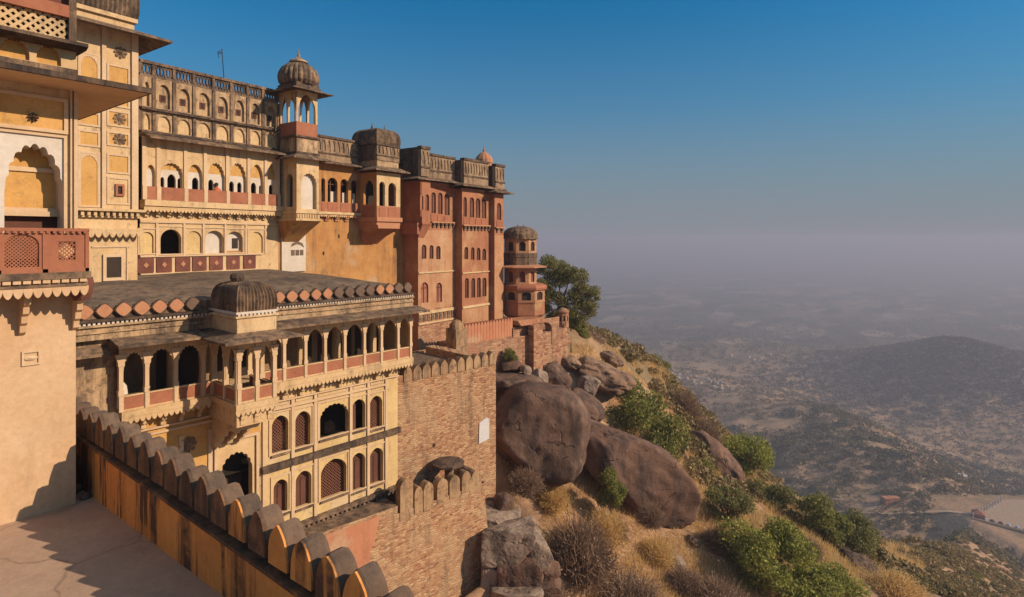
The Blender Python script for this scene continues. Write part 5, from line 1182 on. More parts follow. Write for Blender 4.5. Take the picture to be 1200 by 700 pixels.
m = MB(); m.box(Wf.X(646), Wf.X(668), 0, 2.5, -15, -9.2); m.build('low_wall', 'stone', fw)
MB = _MB
wx, wy, wz = ray_at(660, 386, 61)
wt = thing('watch_turret', 'small brick watch turret with arched openings on wall end before tree', 'turret', (wx, wy, wz-.9))
def wmb(k):
    return MB(lambda a, d, z: (a, d, z))
cells_n = 8; rr = .56
m = MB(); m.lathe(0, 0, [(rr*1.1,wz-.9),(rr*1.1,wz-.1),(rr*1.2,wz),(rr*1.2,wz+.1),(rr,wz+.12),(rr,wz+.5)], 8); m.build('base', 'stone', wt)
oct_ring(rr, wz+.5, wz+1.75, 8, 'stone', 'arcade', .42, .3, .75, par=wt)
m = MB(); m.lathe(0, 0, [(rr*1.12,wz+1.75),(rr*1.12,wz+1.86),(rr*.95,wz+1.95),(rr*.6,wz+2.1),(.05,wz+2.2)], 16); m.build('cap', 'stone', wt)

# ------------------------------------------------------------------ big brick wall and lower bastion
B = Frame(23.5, 27.0, -8.0)
bw = thing('brick_wall', 'high rubble brick wall topped with small merlons beside gallery wing', 'wall', (23.5, 27.0, -18.0), R(-8))
bxa, bxb = B.X(466), B.X(581)
m = MB(); m.box(bxa, bxb, 0, .8, -20, -8.1); m.box(bxb-.8, bxb, .8, 7, -20, -8.1); m.build('wall', 'brick', bw)
n = 11
for k in range(n):
    x = bxa+.35+(k+.5)*(bxb-bxa-.35)/n; hw = (bxb-bxa-.35)/n*.43; m = MB()
    m.prism([(x-hw, -8.5), (x-hw, -8.0), (x-hw*.8, -7.82), (x-hw*.4, -7.7), (x, -7.6), (x+hw*.4, -7.7), (x+hw*.8, -7.82), (x+hw, -8.0), (x+hw, -8.5)], -.06, .4); m.build('merlon', 'merl2', bw)
m = MB(); m.poly([(bxa-3,.8,-8.6),(bxb-.8,.8,-8.6),(bxb-.8,8,-8.6),(bxa-3,8,-8.6)]); m.build('court_floor', 'roof', bw)
m = MB(); x = B.X(508.5); m.box(x-.1, x+.1, -.02, -.002, B.Z(508, 524), B.Z(508, 520)); m.build('drain_hole', 'inside_dark', bw)
q = B.world(B.X(566), -.04)
m = MB(); hx = B.X(560.5); hx2 = B.X(572.5); z0, z1 = B.Z(566, 518.5), B.Z(566, 494)
m.prism([(hx, z0), (hx2, z0+.15), (hx2+.02, z1+.05), (hx2-.2, z1+.22), (hx+.05, z1-.02)], -.06, -.005)
m.v = [(*B.world(a, b), c) for a, b, c in m.v]
tag(m.build('plaque', 'plaque'), 'plain white plaque on brick wall near its right edge', 'plaque')

S = Frame(12.0, 26.9, -9.2)
bs = thing('lower_bastion', 'massive lower brick bastion with worn round merlons under latticed windows', 'bastion', (12.0, 26.9, -30.0), R(-9.2))
sx1 = S.X(568); sxm = S.X(466)
m = MB(); m.add([(-8,0,-16),(sx1,0,-16),(sx1,0,-15.15),(sxm,0,-15.15),(sxm,0,-14.72),(-8,0,-14.72)], [(0,1,2,3,4,5)])
m.add([(-8,-1.6,-34),(sx1+.9,-1.6,-34),(sx1,0,-16),(-8,0,-16)], [(0,1,2,3)]); m.add([(sx1+.9,-1.6,-34),(sx1+.9,6,-34),(sx1,6,-15.15),(sx1,0,-15.15),(sx1,0,-16)], [(0,1,2,3,4)])
m.build('wall', 'brick', bs)
m = MB(); m.box(sxm, sx1-.05, .06, 5.5, -15.9, -15.5); m.build('bastion_floor', 'roof', bs)
m = MB(); m.box(-8, sxm, .002, 2.4, -14.95, -14.70); m.box(sxm-.05, sxm, .01, 4, -15.5, -14.71); m.build('ledge', 'dark', bs)
m = MB(); x0p = S.X(352); x1p = S.X(437)
m.add([(x0p-4,-.03,-14.9),(x1p+.4,-.03,-14.9),(x1p+.1,-.03,-16.0),(x1p-.3,-.09,-16.8),(x1p,-.17,-17.6),(x0p,-.2,-18.0),(x0p-4,-.2,-18.0)], [(0,1,2,3,4,5,6)]); m.build('pink_plaster', 'pink', bs)
mp = [(468.5, 483.5, 561, 608, 0), (485.5, 495, 570, 601, 0), (496, 507.5, 565, 598, 0), (512, 524.5, 560.5, 589, 0), (526.5, 538.5, 557, 583, 0), (541, 551, 552, 577, 0)]
for a, b, t_, bt, _ in mp:
    xa, xb = S.X(a), S.X(b); pm = (a+b)/2; z1, z0 = S.Z(pm, t_), S.Z(pm, bt); hw = (xb-xa)/2; c = (xa+xb)/2
    ar = arch(xa, xb, z1-.45, z1, 'point', 10); m = MB(); m.prism([(xa, z0)]+ar+[(xb, z0)], -.04, .45); m.build('merlon', 'merl2', bs)
xa, xb = S.X(550.5), S.X(564); 
m = MB(); m.prism([(xa, -15.5)]+arch(xa, xb, -15.0, -14.2, 'point', 10)+[(xb, -15.5)], -.03, 1.6); m.build('corner_merlon', 'merl2', bs)
sxt, syt = S.world(S.X(525, 1.0), 1.0)
zt_ = S.Z(525, 543, 1.0)
st = thing('stone_table', 'dark stone slab on short post above bastion merlons', 'stone slab', (sxt, syt, -15.5))
m = MB(); m.lathe(0, 0, [(.85,zt_-.12),(1.0,zt_-.05),(1.02,zt_+.08),(.8,zt_+.15),(.2,zt_+.17)], 9); o = m.build('slab', 'darker', st)
m = MB(); m.lathe(0.1, 0, [(.38,-15.5),(.3,-15.2),(.27,zt_-.3),(.4,zt_-.121)], 8); m.build('post', 'dark', st)
# ------------------------------------------------------------------ person at the loggia rail, aerial on the roof
ppx, ppy = P.world(P.X(254, YA+.07), YA+.07)
def person(x, y, z, face):
    me = bpy.data.meshes.new('person'); J = [(0,0,.95),(0,0,1.15),(0,0,1.38),(0,.01,1.50),(0,.02,1.60),(0,.03,1.70),(-.19,0,1.40),(-.25,-.05,1.15),(-.14,-.22,1.06),(.19,0,1.40),(.25,-.05,1.15),(.14,-.22,1.06),(-.1,0,.92),(-.11,0,.5),(-.11,0,.06),(.1,0,.92),(.11,0,.5),(.11,0,.06)]
    E = [(0,1),(1,2),(2,3),(3,4),(4,5),(2,6),(6,7),(7,8),(2,9),(9,10),(10,11),(0,12),(12,13),(13,14),(0,15),(15,16),(16,17)]
    me.from_pydata([tuple(j) for j in J], E, []); o = bpy.data.objects.new('person', me); COL.objects.link(o)
    md = o.modifiers.new('skin', 'SKIN'); sv = me.skin_vertices[0].data
    rad = [.15,.14,.15,.06,.085,.085,.065,.05,.04,.065,.05,.04,.085,.06,.045,.085,.06,.045]
    for v, r in zip(sv, rad): v.radius = (r, r)
    sv[0].use_root = True
    o.modifiers.new('sub', 'SUBSURF').levels = 1
    me.materials.append(M['skin']); o.location = (x, y, z); o.rotation_euler = (0, 0, face)
    return o
pe = person(ppx, ppy, zrt-1.30, R(3.7)); pe.scale = (1, .8, 1); tag(pe, 'person in orange standing at loggia rail between two arches', 'person')
m = MB(); m.lathe(0, 0, [(.19,.88),(.2,1.1),(.215,1.32),(.2,1.44),(.09,1.51)], 12); m.build('clothing', 'orange', pe)
m = MB(); m.lathe(0, .035, [(.10,1.63),(.108,1.70),(.09,1.78),(.04,1.81),(.01,1.815)], 12); m.build('hair', 'hair', pe)
axp, ayp = P.world(P.X(264, 1.0), 1.0); za0, za1 = P.Z(264, 88, 1.0), P.Z(258, 57, 1.0)
an = thing('aerial', 'thin bent metal aerial standing on palace roof against sky', 'aerial', (axp, ayp, zRt))
m = MB(); m.tube((0,0,zRt), (-.22,0,za1), .035, .025); m.build('mast', 'metal', an)
m = MB(); m.tube((-.22,0,za1-.05), (-.48,0,za1-.25), .02); m.tube((-.48,0,za1-.25), (-.42,0,za1-.6), .02); m.tube((-.48,0,za1-.2), (-.2,0,za1-.35), .018); m.tube((-.35,-.3,za1-.28), (-.35,.3,za1-.28), .018); m.build('arm', 'metal', an)

# ------------------------------------------------------------------ boulders
from mathutils import noise as mn, Matrix, Euler
CAMR = Vector((0.6178, -0.7863, 0)); CAMF = Vector((0.7863, 0.6178, 0)); UP = Vector((0, 0, 1))
def boulder(px, py, t, wpx, hpx, dep, tilt, mat, label, seed, name='boulder', cuts=7, rough=0.10, box=2.6, flat=False):
    rn = random.Random(seed)
    import bmesh
    bm = bmesh.new(); bmesh.ops.create_icosphere(bm, subdivisions=5, radius=1.0)
    planes = [(Vector((rn.gauss(0, 1), rn.gauss(0, 1), rn.gauss(0, 1))).normalized(), rn.uniform(0.72, 0.92)) for _ in range(cuts)]
    k = t/F_PX; hw, hh = wpx*k/2, hpx*k/2
    c = Vector(ray_at(px, py, t)); ca, sa = math.cos(R(tilt)), math.sin(R(tilt))
    off = Vector((seed*3.1, seed*1.7, 0))
    for v in bm.verts:
        p = v.co.copy(); q = (abs(p.x)**box+abs(p.y)**box+abs(p.z)**box)**(-1/box); p *= q
        for n_, d_ in planes:
            e_ = p.dot(n_)-d_
            if e_ > 0: p -= n_*e_*0.88
        p *= 1+rough*(mn.fractal(p*1.3+off, 0.9, 2.1, 5)*0.9)+0.02*mn.noise(p*9+off)
        cr = mn.noise(Vector((p.x*1.1, p.y*1.1, p.z*3.2))+off*2)
        if abs(cr) < 0.035: p *= 1-0.035*(1-abs(cr)/0.035)
        x, z = p.x*hw, p.z*hh
        v.co = CAMR*(x*ca-z*sa)+UP*(x*sa+z*ca)+CAMF*(p.y*dep)
    me = bpy.data.meshes.new(name); bm.to_mesh(me); bm.free()
    me.polygons.foreach_set('use_smooth', [not flat]*len(me.polygons)); me.materials.append(M[mat])
    o = bpy.data.objects.new(name, me); COL.objects.link(o); o.location = c
    return tag(o, label, 'boulder', 'granite boulders on the slope')
def tg(px, py): return at_ground(px, py)[3]
boulder(633, 506, 45.5, 114, 112, 4.0, -10, 'rock', 'huge rounded brown boulder right beside brick wall corner', 3, cuts=5, rough=.09)
boulder(745, 550, 49, 172, 76, 3.2, -39, 'rock_red', 'long tilted reddish boulder sloping down between big green shrub and dry grass', 9, cuts=6, rough=.08)
boulder(650, 440, 56, 42, 30, 1.6, -32, 'rock', 'wedge shaped brown boulder under turret bastion', 14)
boulder(681, 476, 53, 54, 34, 2.2, -28, 'rock', 'small brown boulder wedged between two largest boulders', 17)
boulder(607, 449, 49, 62, 22, 2.4, -10, 'rock', 'flat layered rock on top of huge rounded boulder', 21, rough=.2, box=3.5)
boulder(600, 429, 51, 26, 13, 1.2, -5, 'rock_red', 'small blocky orange stone under fort wall', 23, box=3.5)
boulder(616, 434, 50, 14, 11, .8, -20, 'rock_pale', 'small pale stone lying above flat layered rock', 25)
boulder(630, 448, 51, 20, 30, 1.0, -25, 'rock_pale', 'pale pointed stone slab leaning beside wedge boulder', 27, box=3.4)
boulder(706, 440, tg(706, 446)-.5, 66, 30, 2.8, -18, 'rock_soil', 'broad orange rock outcrop behind big green shrub', 31, rough=.2)
boulder(690, 452, tg(690, 460)-.3, 28, 22, 1.5, -10, 'rock_pale', 'tan rock in front of orange outcrop', 33)
boulder(832, 541, 63, 78, 46, 3.0, -42, 'rock_red', 'smooth reddish rock hump right of long boulder', 35, rough=.12)
boulder(886, 606, 58, 96, 26, 2.6, -40, 'rock_red', 'low reddish rock slab running down the slope past smooth hump', 37, rough=.2)
boulder(596, 634, 36.5, 62, 40, 1.4, -2, 'rock_pale', 'flat topped pale slab overhanging dark gap beside bastion', 41, box=14, rough=.05, cuts=3, flat=True)
boulder(610, 672, 36, 52, 44, 1.2, 4, 'rock_red', 'brown block carrying flat topped slab', 43, box=12, rough=.07, cuts=4, flat=True)
boulder(577, 682, 36, 26, 46, .9, 0, 'rock_pale', 'tan rock left under flat topped slab', 45, box=10, rough=.07, cuts=4, flat=True)
boulder(606, 697, 35, 60, 22, 1.0, 2, 'rock_pale', 'pale ledge at photo bottom beneath brown block', 46, box=12, rough=.07, cuts=3, flat=True)
boulder(586, 609, 38.5, 46, 20, 1.4, -10, 'rock_pale', 'low pale slab behind flat topped slab', 47, box=12, rough=.06, cuts=3, flat=True)
boulder(591, 590, 39.5, 26, 28, 1.0, -25, 'rock', 'dark rounded stone above low pale slab beside bastion', 48)
boulder(626, 652, 36.5, 34, 46, 1.0, -30, 'rock_pale', 'slanting pale rock right of flat topped slab', 49, box=12, rough=.06, cuts=4, flat=True)
boulder(647, 668, 36, 22, 20, .7, -10, 'rock_red', 'upper cracked stone in pile right of brown block', 51, rough=.1, box=9, flat=True)
boulder(646, 688, 35.5, 26, 20, .8, 8, 'rock_red', 'lower cracked stone in pile right of brown block', 53, rough=.1, box=9, flat=True)
boulder(786, 655, tg(786, 655), 44, 14, 1.2, -28, 'rock_pale', 'flat pale rock lying in dry grass under long boulder', 55, rough=.2)
boulder(812, 636, tg(812, 636), 16, 12, .6, -35, 'rock', 'small dark stone in grass at end of long boulder', 57)
boulder(1008, 662, tg(1008, 664), 40, 20, 1.6, -25, 'darker', 'black broken rock on lower slope', 59, rough=.3)
boulder(735, 448, tg(735, 453)-.3, 34, 18, 1.4, -25, 'rock_soil', 'small orange rock under dark round tree', 61, rough=.2)
boulder(668, 424, tg(668, 428)-.3, 26, 14, 1.2, -15, 'rock_soil', 'small tan rock just below watch turret', 63, rough=.2)
boulder(716, 420, tg(716, 424)-.3, 30, 14, 1.4, -25, 'rock_soil', 'tan rock on skyline above orange outcrop', 65, rough=.2)
boulder(772, 500, tg(790, 505)-.3, 30, 18, 1.2, -30, 'rock_red', 'small rock beside right edge of largest green shrub', 67, rough=.2)
boulder(930, 640, tg(930, 645)-.3, 70, 16, 1.8, -38, 'rock_red', 'narrow reddish rock rib on skyline between two green bushes', 69, rough=.25)
# ------------------------------------------------------------------ foliage
def cards(P_, size, rng, flat=0.0, asp=0.6):
    n = len(P_); a = rng.normal(size=(n, 3)); a[:, 2] *= (1-flat); a /= np.linalg.norm(a, axis=1)[:, None]
    b = rng.normal(size=(n, 3)); b -= (b*a).sum(1)[:, None]*a; b /= np.linalg.norm(b, axis=1)[:, None]
    s = size[:, None] if np.ndim(size) else size
    v = np.stack([P_-a*s, P_-b*s*asp, P_+a*s, P_+b*s*asp], 1).reshape(-1, 3)
    return v, np.arange(4*n).reshape(n, 4)
def crown_pts(n, lobes, rng, shell=0.62):
    w_ = np.array([l[3]*l[4]*l[5] for l in lobes])**0.67; w_ /= w_.sum()
    k = rng.choice(len(lobes), n, p=w_); L_ = np.array(lobes)[k]
    d = rng.normal(size=(n, 3)); d /= np.linalg.norm(d, axis=1)[:, None]
    r = shell+(1-shell)*rng.rand(n)**0.6*1.08
    r *= np.where(rng.rand(n) < 0.2, rng.rand(n), 1)
    return L_[:, :3]+d*L_[:, 3:6]*r[:, None]
def bush_mesh(name, kind_, seed, n=3200, leaf=0.10, open_=0.0):
    """unit crown: about 2 wide, 1.6 high, standing on z = 0"""
    rng = np.random.RandomState(seed); lobes = []
    nl = 15 if kind_ != 'tree' else 22
    for i in range(nl):
        a = rng.rand()*6.28; rr = 0.74*math.sqrt(rng.rand()); z = 0.30+0.95*rng.rand()*(1-0.45*rr**2)
        s = 0.20+0.20*rng.rand()
        lobes.append((rr*math.cos(a), rr*math.sin(a), z, s*1.15, s*1.15, s*0.85))
    pts = crown_pts(n, lobes, rng, 0.55-open_)
    cl = rng.normal(size=(n//7, 3))*0.02                    # little sprays
    pts = pts+np.repeat(cl, 8, 0)[:n]
    v, f = cards(pts, leaf*(0.55+0.8*rng.rand(n)), rng)
    return v, f, lobes
def twig_mesh(seed, n=1500, spread=1.0, width=0.008):
    rng = np.random.RandomState(seed); V = []
    d = rng.normal(size=(n, 3)); d[:, 2] = np.abs(d[:, 2])*0.8+0.25; d /= np.linalg.norm(d, axis=1)[:, None]
    r0 = rng.rand(n)*0.75; base = d*r0[:, None]*np.array([1.0, 1.0, 0.95])+rng.normal(size=(n, 3))*0.06
    d2 = d+rng.normal(size=(n, 3))*0.55; d2 /= np.linalg.norm(d2, axis=1)[:, None]
    ln = 0.12+0.22*rng.rand(n); tip = base+d2*ln[:, None]
    sd_ = np.cross(d2, rng.normal(size=(n, 3))); sd_ /= np.linalg.norm(sd_, axis=1)[:, None]; sd_ *= width
    v = np.stack([base-sd_, base+sd_, tip+sd_*0.4, tip-sd_*0.4], 1).reshape(-1, 3); v[:, 2] = np.maximum(v[:, 2], -0.05)
    f = np.arange(4*n).reshape(n, 4)
    m2 = n//3; p2 = tip[:m2]+rng.normal(size=(m2, 3))*0.05
    v2, f2 = cards(p2, 0.014+0.016*rng.rand(m2), rng); 
    return np.concatenate([v, v2]), np.concatenate([f, f2+len(v)])
PROTO = {}
for nm, mt, sd_, n_, lf, op_ in (('g1', 'leaf', 1, 16000, .033, .1), ('g2', 'leaf', 2, 11000, .038, .15), ('o1', 'leaf_olive', 3, 9000, .034, .3), ('o2', 'leaf_olive', 4, 9000, .036, .3), ('l1', 'leaf_lime', 5, 15000, .033, .15), ('l2', 'leaf_lime', 6, 10000, .036, .2)):
    v, f, lobes = bush_mesh(nm, 'bush', sd_, n_, lf, op_); PROTO[nm] = (np_mesh('shrub_foliage', v, f, mt), lobes)
for nm, sd_, n_ in (('d1', 7, 5200), ('d2', 8, 4600), ('d3', 9, 6500)):
    v, f = twig_mesh(sd_, n_); PROTO[nm] = (np_mesh('dry_bush', v, f, 'leaf_dry'), None)
v, f = twig_mesh(19, 5600); PROTO['y1'] = (np_mesh('dry_bush', v, f, 'grass'), None)
def shrub(px, pyb, wpx, hpx, proto, label, t=None, rz=None, sink=0.12):
    """a shrub standing where its foot is seen on the slope"""
    if t is None: x, y, z, t = at_ground(px, pyb)
    else: x, y, z = ray_at(px, pyb, t)
    w_, h_ = wpx*t/F_PX/2, hpx*t/F_PX
    me, lobes = PROTO[proto]; dry = proto[0] in 'dy'
    nm = 'dry_bush' if dry else 'shrub'
    rz = (px*7.3) % 6.28 if rz is None else rz
    if dry:
        o = bpy.data.objects.new(nm, me); COL.objects.link(o); o.location = (x, y, z-sink*h_); o.scale = (w_*.95, w_*.95, h_*.95); o.rotation_euler = (0, 0, rz)
        return tag(o, label, 'bush', 'dry brown bushes on the hillside')
    e = thing(nm, label, 'shrub', (x, y, z-sink*h_), rz, 'green shrubs on the hillside')
    o = bpy.data.objects.new('foliage', me); COL.objects.link(o); o.parent = e; o.scale = (w_*.98, w_*.98, h_/1.5)
    m = MB(); zb_ = 0
    for k in range(4):
        a = k*1.7+px; q = lobes[k*2]
        m.tube((0.05*w_*math.cos(a), 0.05*w_*math.sin(a), -.3), (q[0]*w_*.7, q[1]*w_*.7, q[2]*h_/1.5), .05*w_, .014*w_, 6)
    me2 = bpy.data.meshes.new('stem'); me2.from_pydata(m.v, [], m.f); me2.materials.append(M['bark'])
    s_ = bpy.data.objects.new('stem', me2); COL.objects.link(s_); s_.parent = e
    return e
shrub(745, 534, 112, 104, 'g1', 'largest dense green shrub standing behind long tilted boulder', t=57, sink=.05)
shrub(770, 452, 50, 40, 'g2', 'dark round green tree on skyline right of tan slope', t=86)
shrub(740, 446, 40, 36, 'o1', 'loose olive bush left of dark round skyline tree', t=84)
shrub(716, 592, 40, 50, 'g2', 'small leafy green plant in front of long boulder', t=44.5)
shrub(822, 592, 48, 60, 'g2', 'green bush between long boulder and smooth rock hump', t=59)
shrub(852, 612, 58, 52, 'o2', 'feathery olive bush right of green bush by long boulder')
shrub(905, 690, 118, 92, 'l1', 'large bright lime green shrub low on near slope')
shrub(965, 712, 96, 60, 'l2', 'lime green shrub at photo bottom right of larger lime shrub')
shrub(872, 556, 74, 60, 'l2', 'olive lime bush on skyline beyond smooth rock hump')
shrub(962, 632, 72, 60, 'g2', 'rounded dark green bush on skyline above black broken rock')
shrub(905, 592, 60, 44, 'o1', 'brownish olive bush between two skyline bushes')
shrub(1004, 648, 62, 54, 'o2', 'rusty olive bush on skyline right of rounded dark green bush')
shrub(1135, 708, 60, 44, 'g2', 'dark green bush near photo lower right corner', t=95)
shrub(1074, 690, 50, 32, 'o1', 'dull olive bush left of lower right dark bush', t=78)
shrub(598, 424, 22, 18, 'g2', 'tiny green bush growing at foot of fort wall', t=51)
shrub(660, 418, 26, 26, 'o2', 'grey olive bush on slope beneath watch turret', t=60)
shrub(678, 408, 34, 44, 'g2', 'green bush right beside watch turret under tall tree', t=66)
shrub(800, 690, 60, 34, 'd3', 'wide brown thicket at photo bottom centre')
shrub(690, 402+8, 56, 34, 'd1', 'brown twiggy bush on skyline right of watch turret', t=68)
shrub(722, 424, 54, 34, 'd2', 'rust brown twiggy bush left of dark round skyline tree', t=74)
shrub(800, 486, 56, 44, 'd1', 'tall rust bush on skyline right of largest green shrub')
shrub(824, 514, 50, 36, 'd2', 'brown bush on skyline above smooth rock hump')
shrub(680, 668, 104, 84, 'd3', 'largest dark brown thicket in dry grass beneath boulders')
shrub(640, 700, 60, 40, 'd2', 'dark brown bush at bottom beside cracked stones')
shrub(616, 572, 56, 34, 'd1', 'dark dry bush in shade beneath huge rounded boulder', t=41.5)
shrub(737, 712, 110, 52, 'd1', 'broad brown thicket at bottom left of flat pale rock')
shrub(838, 712, 100, 46, 'd2', 'brown thicket at bottom left of large lime shrub')
shrub(762, 612, 44, 34, 'd1', 'dark twiggy bush growing under belly of long boulder', t=44)
shrub(838, 640, 50, 30, 'd2', 'short brown bush between feathery olive bush and lime shrub')
shrub(944, 650, 50, 30, 'd1', 'brown bush in front of rounded dark green bush')
shrub(1050, 700, 90, 40, 'y1', 'straw coloured bush low on slope near bottom right')
shrub(600, 572+30, 24, 18, 'y1', 'small straw tuft beside dark rounded stone by bastion', t=39.5)
shrub(645, 592, 60, 40, 'y1', 'golden straw bush left in grass under huge boulder')
shrub(706, 628, 70, 44, 'y1', 'golden straw bush right of largest dark thicket')
shrub(770, 655, 60, 34, 'y1', 'pale straw bush above flat pale rock')
# the airy tree behind the turret
tx_, ty_, tz_ = ray_at(650, 402, 66)
te = thing('tree', 'airy olive green tree leaning out behind round turret', 'tree', (tx_, ty_, tz_-1.2))
def limb(m, p0, p1, r0, r1, n=5, rn=random.Random(3)):
    p0, p1 = Vector(p0), Vector(p1); last = p0
    for i in range(1, n+1):
        q = p0.lerp(p1, i/n)+Vector((rn.uniform(-.12, .12), rn.uniform(-.12, .12), rn.uniform(-.05, .1)))*(1 if i < n else 0)
        m.tube(last, q, r0+(r1-r0)*(i-1)/n, r0+(r1-r0)*i/n, 7); last = q
kx_ = 66/F_PX
def tp(px, py, d=0.0): return tuple(CAMR*((px-650)*kx_)+CAMF*d+UP*((402-py)*kx_+1.2))
m = MB(); limb(m, (0, 0, 0), tp(652, 372), .26, .2); limb(m, tp(652, 372), tp(660, 345), .2, .12)
for (a, b, d) in ((640, 330, .6), (655, 312, -.5), (672, 318, .8), (690, 335, -.3), (694, 352, .5), (676, 365, -.6), (664, 330, -1.2), (648, 340, 1.4)):
    limb(m, tp(657, 358), tp(a, b, d), .10, .025)
me2 = bpy.data.meshes.new('trunk'); me2.from_pydata(m.v, [], m.f); me2.materials.append(M['bark']); o = bpy.data.objects.new('trunk', me2); COL.objects.link(o); o.parent = te
rng = np.random.RandomState(21); lobes = []
for (a, b, w_) in ((636, 318, 12), (645, 308, 13), (658, 312, 14), (640, 335, 14), (655, 330, 15), (668, 325, 14), (680, 335, 14), (690, 345, 10), (672, 345, 16), (655, 352, 14), (683, 358, 13), (668, 365, 12), (650, 368, 10), (693, 356, 9), (648, 322, 12), (640, 350, 11), (697, 350, 6), (674, 318, 8), (690, 366, 11), (666, 376, 12), (680, 372, 11), (646, 376, 11), (695, 340, 9), (682, 322, 10), (634, 330, 9), (636, 350, 13), (640, 364, 13), (652, 378, 12), (662, 356, 12), (675, 356, 12), (650, 345, 12)):
    for dd in (-1.1, .9):
        q = tp(a+rng.uniform(-3, 3), b+rng.uniform(-3, 3), dd+rng.uniform(-.6, .6)); s = w_*kx_*rng.uniform(.55, .85); lobes.append((*q, s, s, s*.75))
pts = crown_pts(42000, lobes, rng, .1); v, f = cards(pts, .10*(.6+.8*rng.rand(len(pts))), rng, asp=.45)
o = bpy.data.objects.new('crown', np_mesh('crown', v, f, 'leaf_olive')); COL.objects.link(o); o.parent = te
# ------------------------------------------------------------------ dry grass on the near slope
rng = np.random.RandomState(5); N = 170000
ppx = rng.uniform(560, 1080, N); tt = 30*np.exp(rng.rand(N)*math.log(100/30))
d = (ppx-CX)/F_PX; gx_, gy_ = (0.6178*d+0.7863)*tt, (-0.7863*d+0.6178)*tt
den = vnoise(gx_/3.1, gy_/3.1)+.6*vnoise(gx_/1.1+40, gy_/1.1)
ok = (den > -.30) & (gy_ < 33) & ~((gx_ < 33.5) & (gy_ > 23.5)) & (gx_ > 27.5)
gx_, gy_, tt, den = gx_[ok], gy_[ok], tt[ok], den[ok]
gz_ = height(gx_, gy_); n = len(gx_)
hh = (.30+.55*rng.rand(n))*(.75+den*.9)*np.clip(tt/45, .9, 1.6); an_ = rng.rand(n)*6.28; ww = .016*np.clip(tt/40, 1, 2.2)*(0.7+.7*rng.rand(n))
base = np.stack([gx_, gy_, gz_-.03], 1); sd_ = np.stack([np.cos(an_), np.sin(an_), 0*an_], 1)*ww[:, None]
lean = rng.normal(size=(n, 3))*.35; lean[:, 2] = 1; lean[:, 1] -= .25; lean /= np.linalg.norm(lean, axis=1)[:, None]; tip = base+lean*hh[:, None]
v = np.stack([base-sd_, base+sd_, tip+sd_*.2, tip-sd_*.2], 1).reshape(-1, 3)
o = bpy.data.objects.new('dry_grass', np_mesh('dry_grass', v, np.arange(4*n).reshape(n, 4), 'grass')); COL.objects.link(o); kind(o, 'stuff'); o['label'] = 'straw coloured dry grass covering near slope'
# ------------------------------------------------------------------ scrub over the hills, too much to count
def scrub(name, N, t0, t1, p0, p1, s0, s1, nq, seed, cut, label, mat='scrub', cs=.16):
    rng = np.random.RandomState(seed)
    ppx = rng.uniform(p0, p1, N); tt = t0*np.exp(rng.rand(N)*math.log(t1/t0)); d = (ppx-CX)/F_PX
    x, y = (0.6178*d+0.7863)*tt, (-0.7863*d+0.6178)*tt
    den = vnoise(x/45, y/45)+.7*vnoise(x/14+7, y/14)+.4*vnoise(x/150+9, y/150)
    yard = (np.abs(0.6178*x-0.7863*y-302) < 56) & (np.abs(0.7863*x+0.6178*y-318) < 40)
    if name == 'hill_woods':                              # thins out down the flanks of the hill
        hx, hy = 0.6178*x-0.7863*y, 0.7863*x+0.6178*y
        den = np.exp(-((hx-730)/230)**2-((hy-885)/150)**2)-rng.rand(N)*.7-.04; cut = 0
    ok = (den > cut) & ~((y > 24) & (x < 62)) & ~yard
    x, y, tt = x[ok], y[ok], tt[ok]; z = height(x, y); n = len(x)
    r = (s0+(s1-s0)*rng.rand(n)**2)*np.clip(tt/400, .35, 2.2)
    P_ = rng.normal(size=(n, nq, 3)); P_ /= np.linalg.norm(P_, axis=2)[..., None]; P_[..., 2] = np.abs(P_[..., 2])*.75
    P_ = P_*(r[:, None, None])*(.5+.5*rng.rand(n, nq, 1))+np.stack([x, y, z], 1)[:, None, :]
    v, f = cards(P_.reshape(-1, 3), np.repeat(r, nq)*cs*(1+rng.rand(n*nq)), rng, asp=.8)
    o = bpy.data.objects.new(name, np_mesh(name, v, f, mat)); COL.objects.link(o); kind(o, 'stuff'); o['label'] = label
scrub('slope_scrub', 5400, 55, 380, 600, 1290, 1.6, 4.6, 240, 31, -.10, 'low brown and olive scrub on near slope', 'slope_scrub', .085)
scrub('valley_scrub', 32000, 200, 1600, 640, 1290, .8, 3.0, 13, 33, -.34, 'dense dark scrub covering valley hills')
scrub('plain_trees', 5000, 1300, 5000, 640, 1300, 1.8, 4.4, 10, 35, .05, 'scattered trees on hazy plain')
scrub('ridge_scrub', 9000, 190, 560, 740, 1295, 1.6, 4.4, 34, 43, -.16, 'mixed green and rust scrub on lower ridge left of yard', 'ridge_scrub', .12)
scrub('valley_woods', 2400, 190, 282, 1125, 1300, 2.2, 4.5, 40, 37, -.5, 'dark woods in the valley below yard')
scrub('hill_woods', 30000, 640, 1080, 880, 1300, 1.2, 2.6, 14, 39, -.7, 'dark scrub woods on rounded far hill', 'hill_scrub')
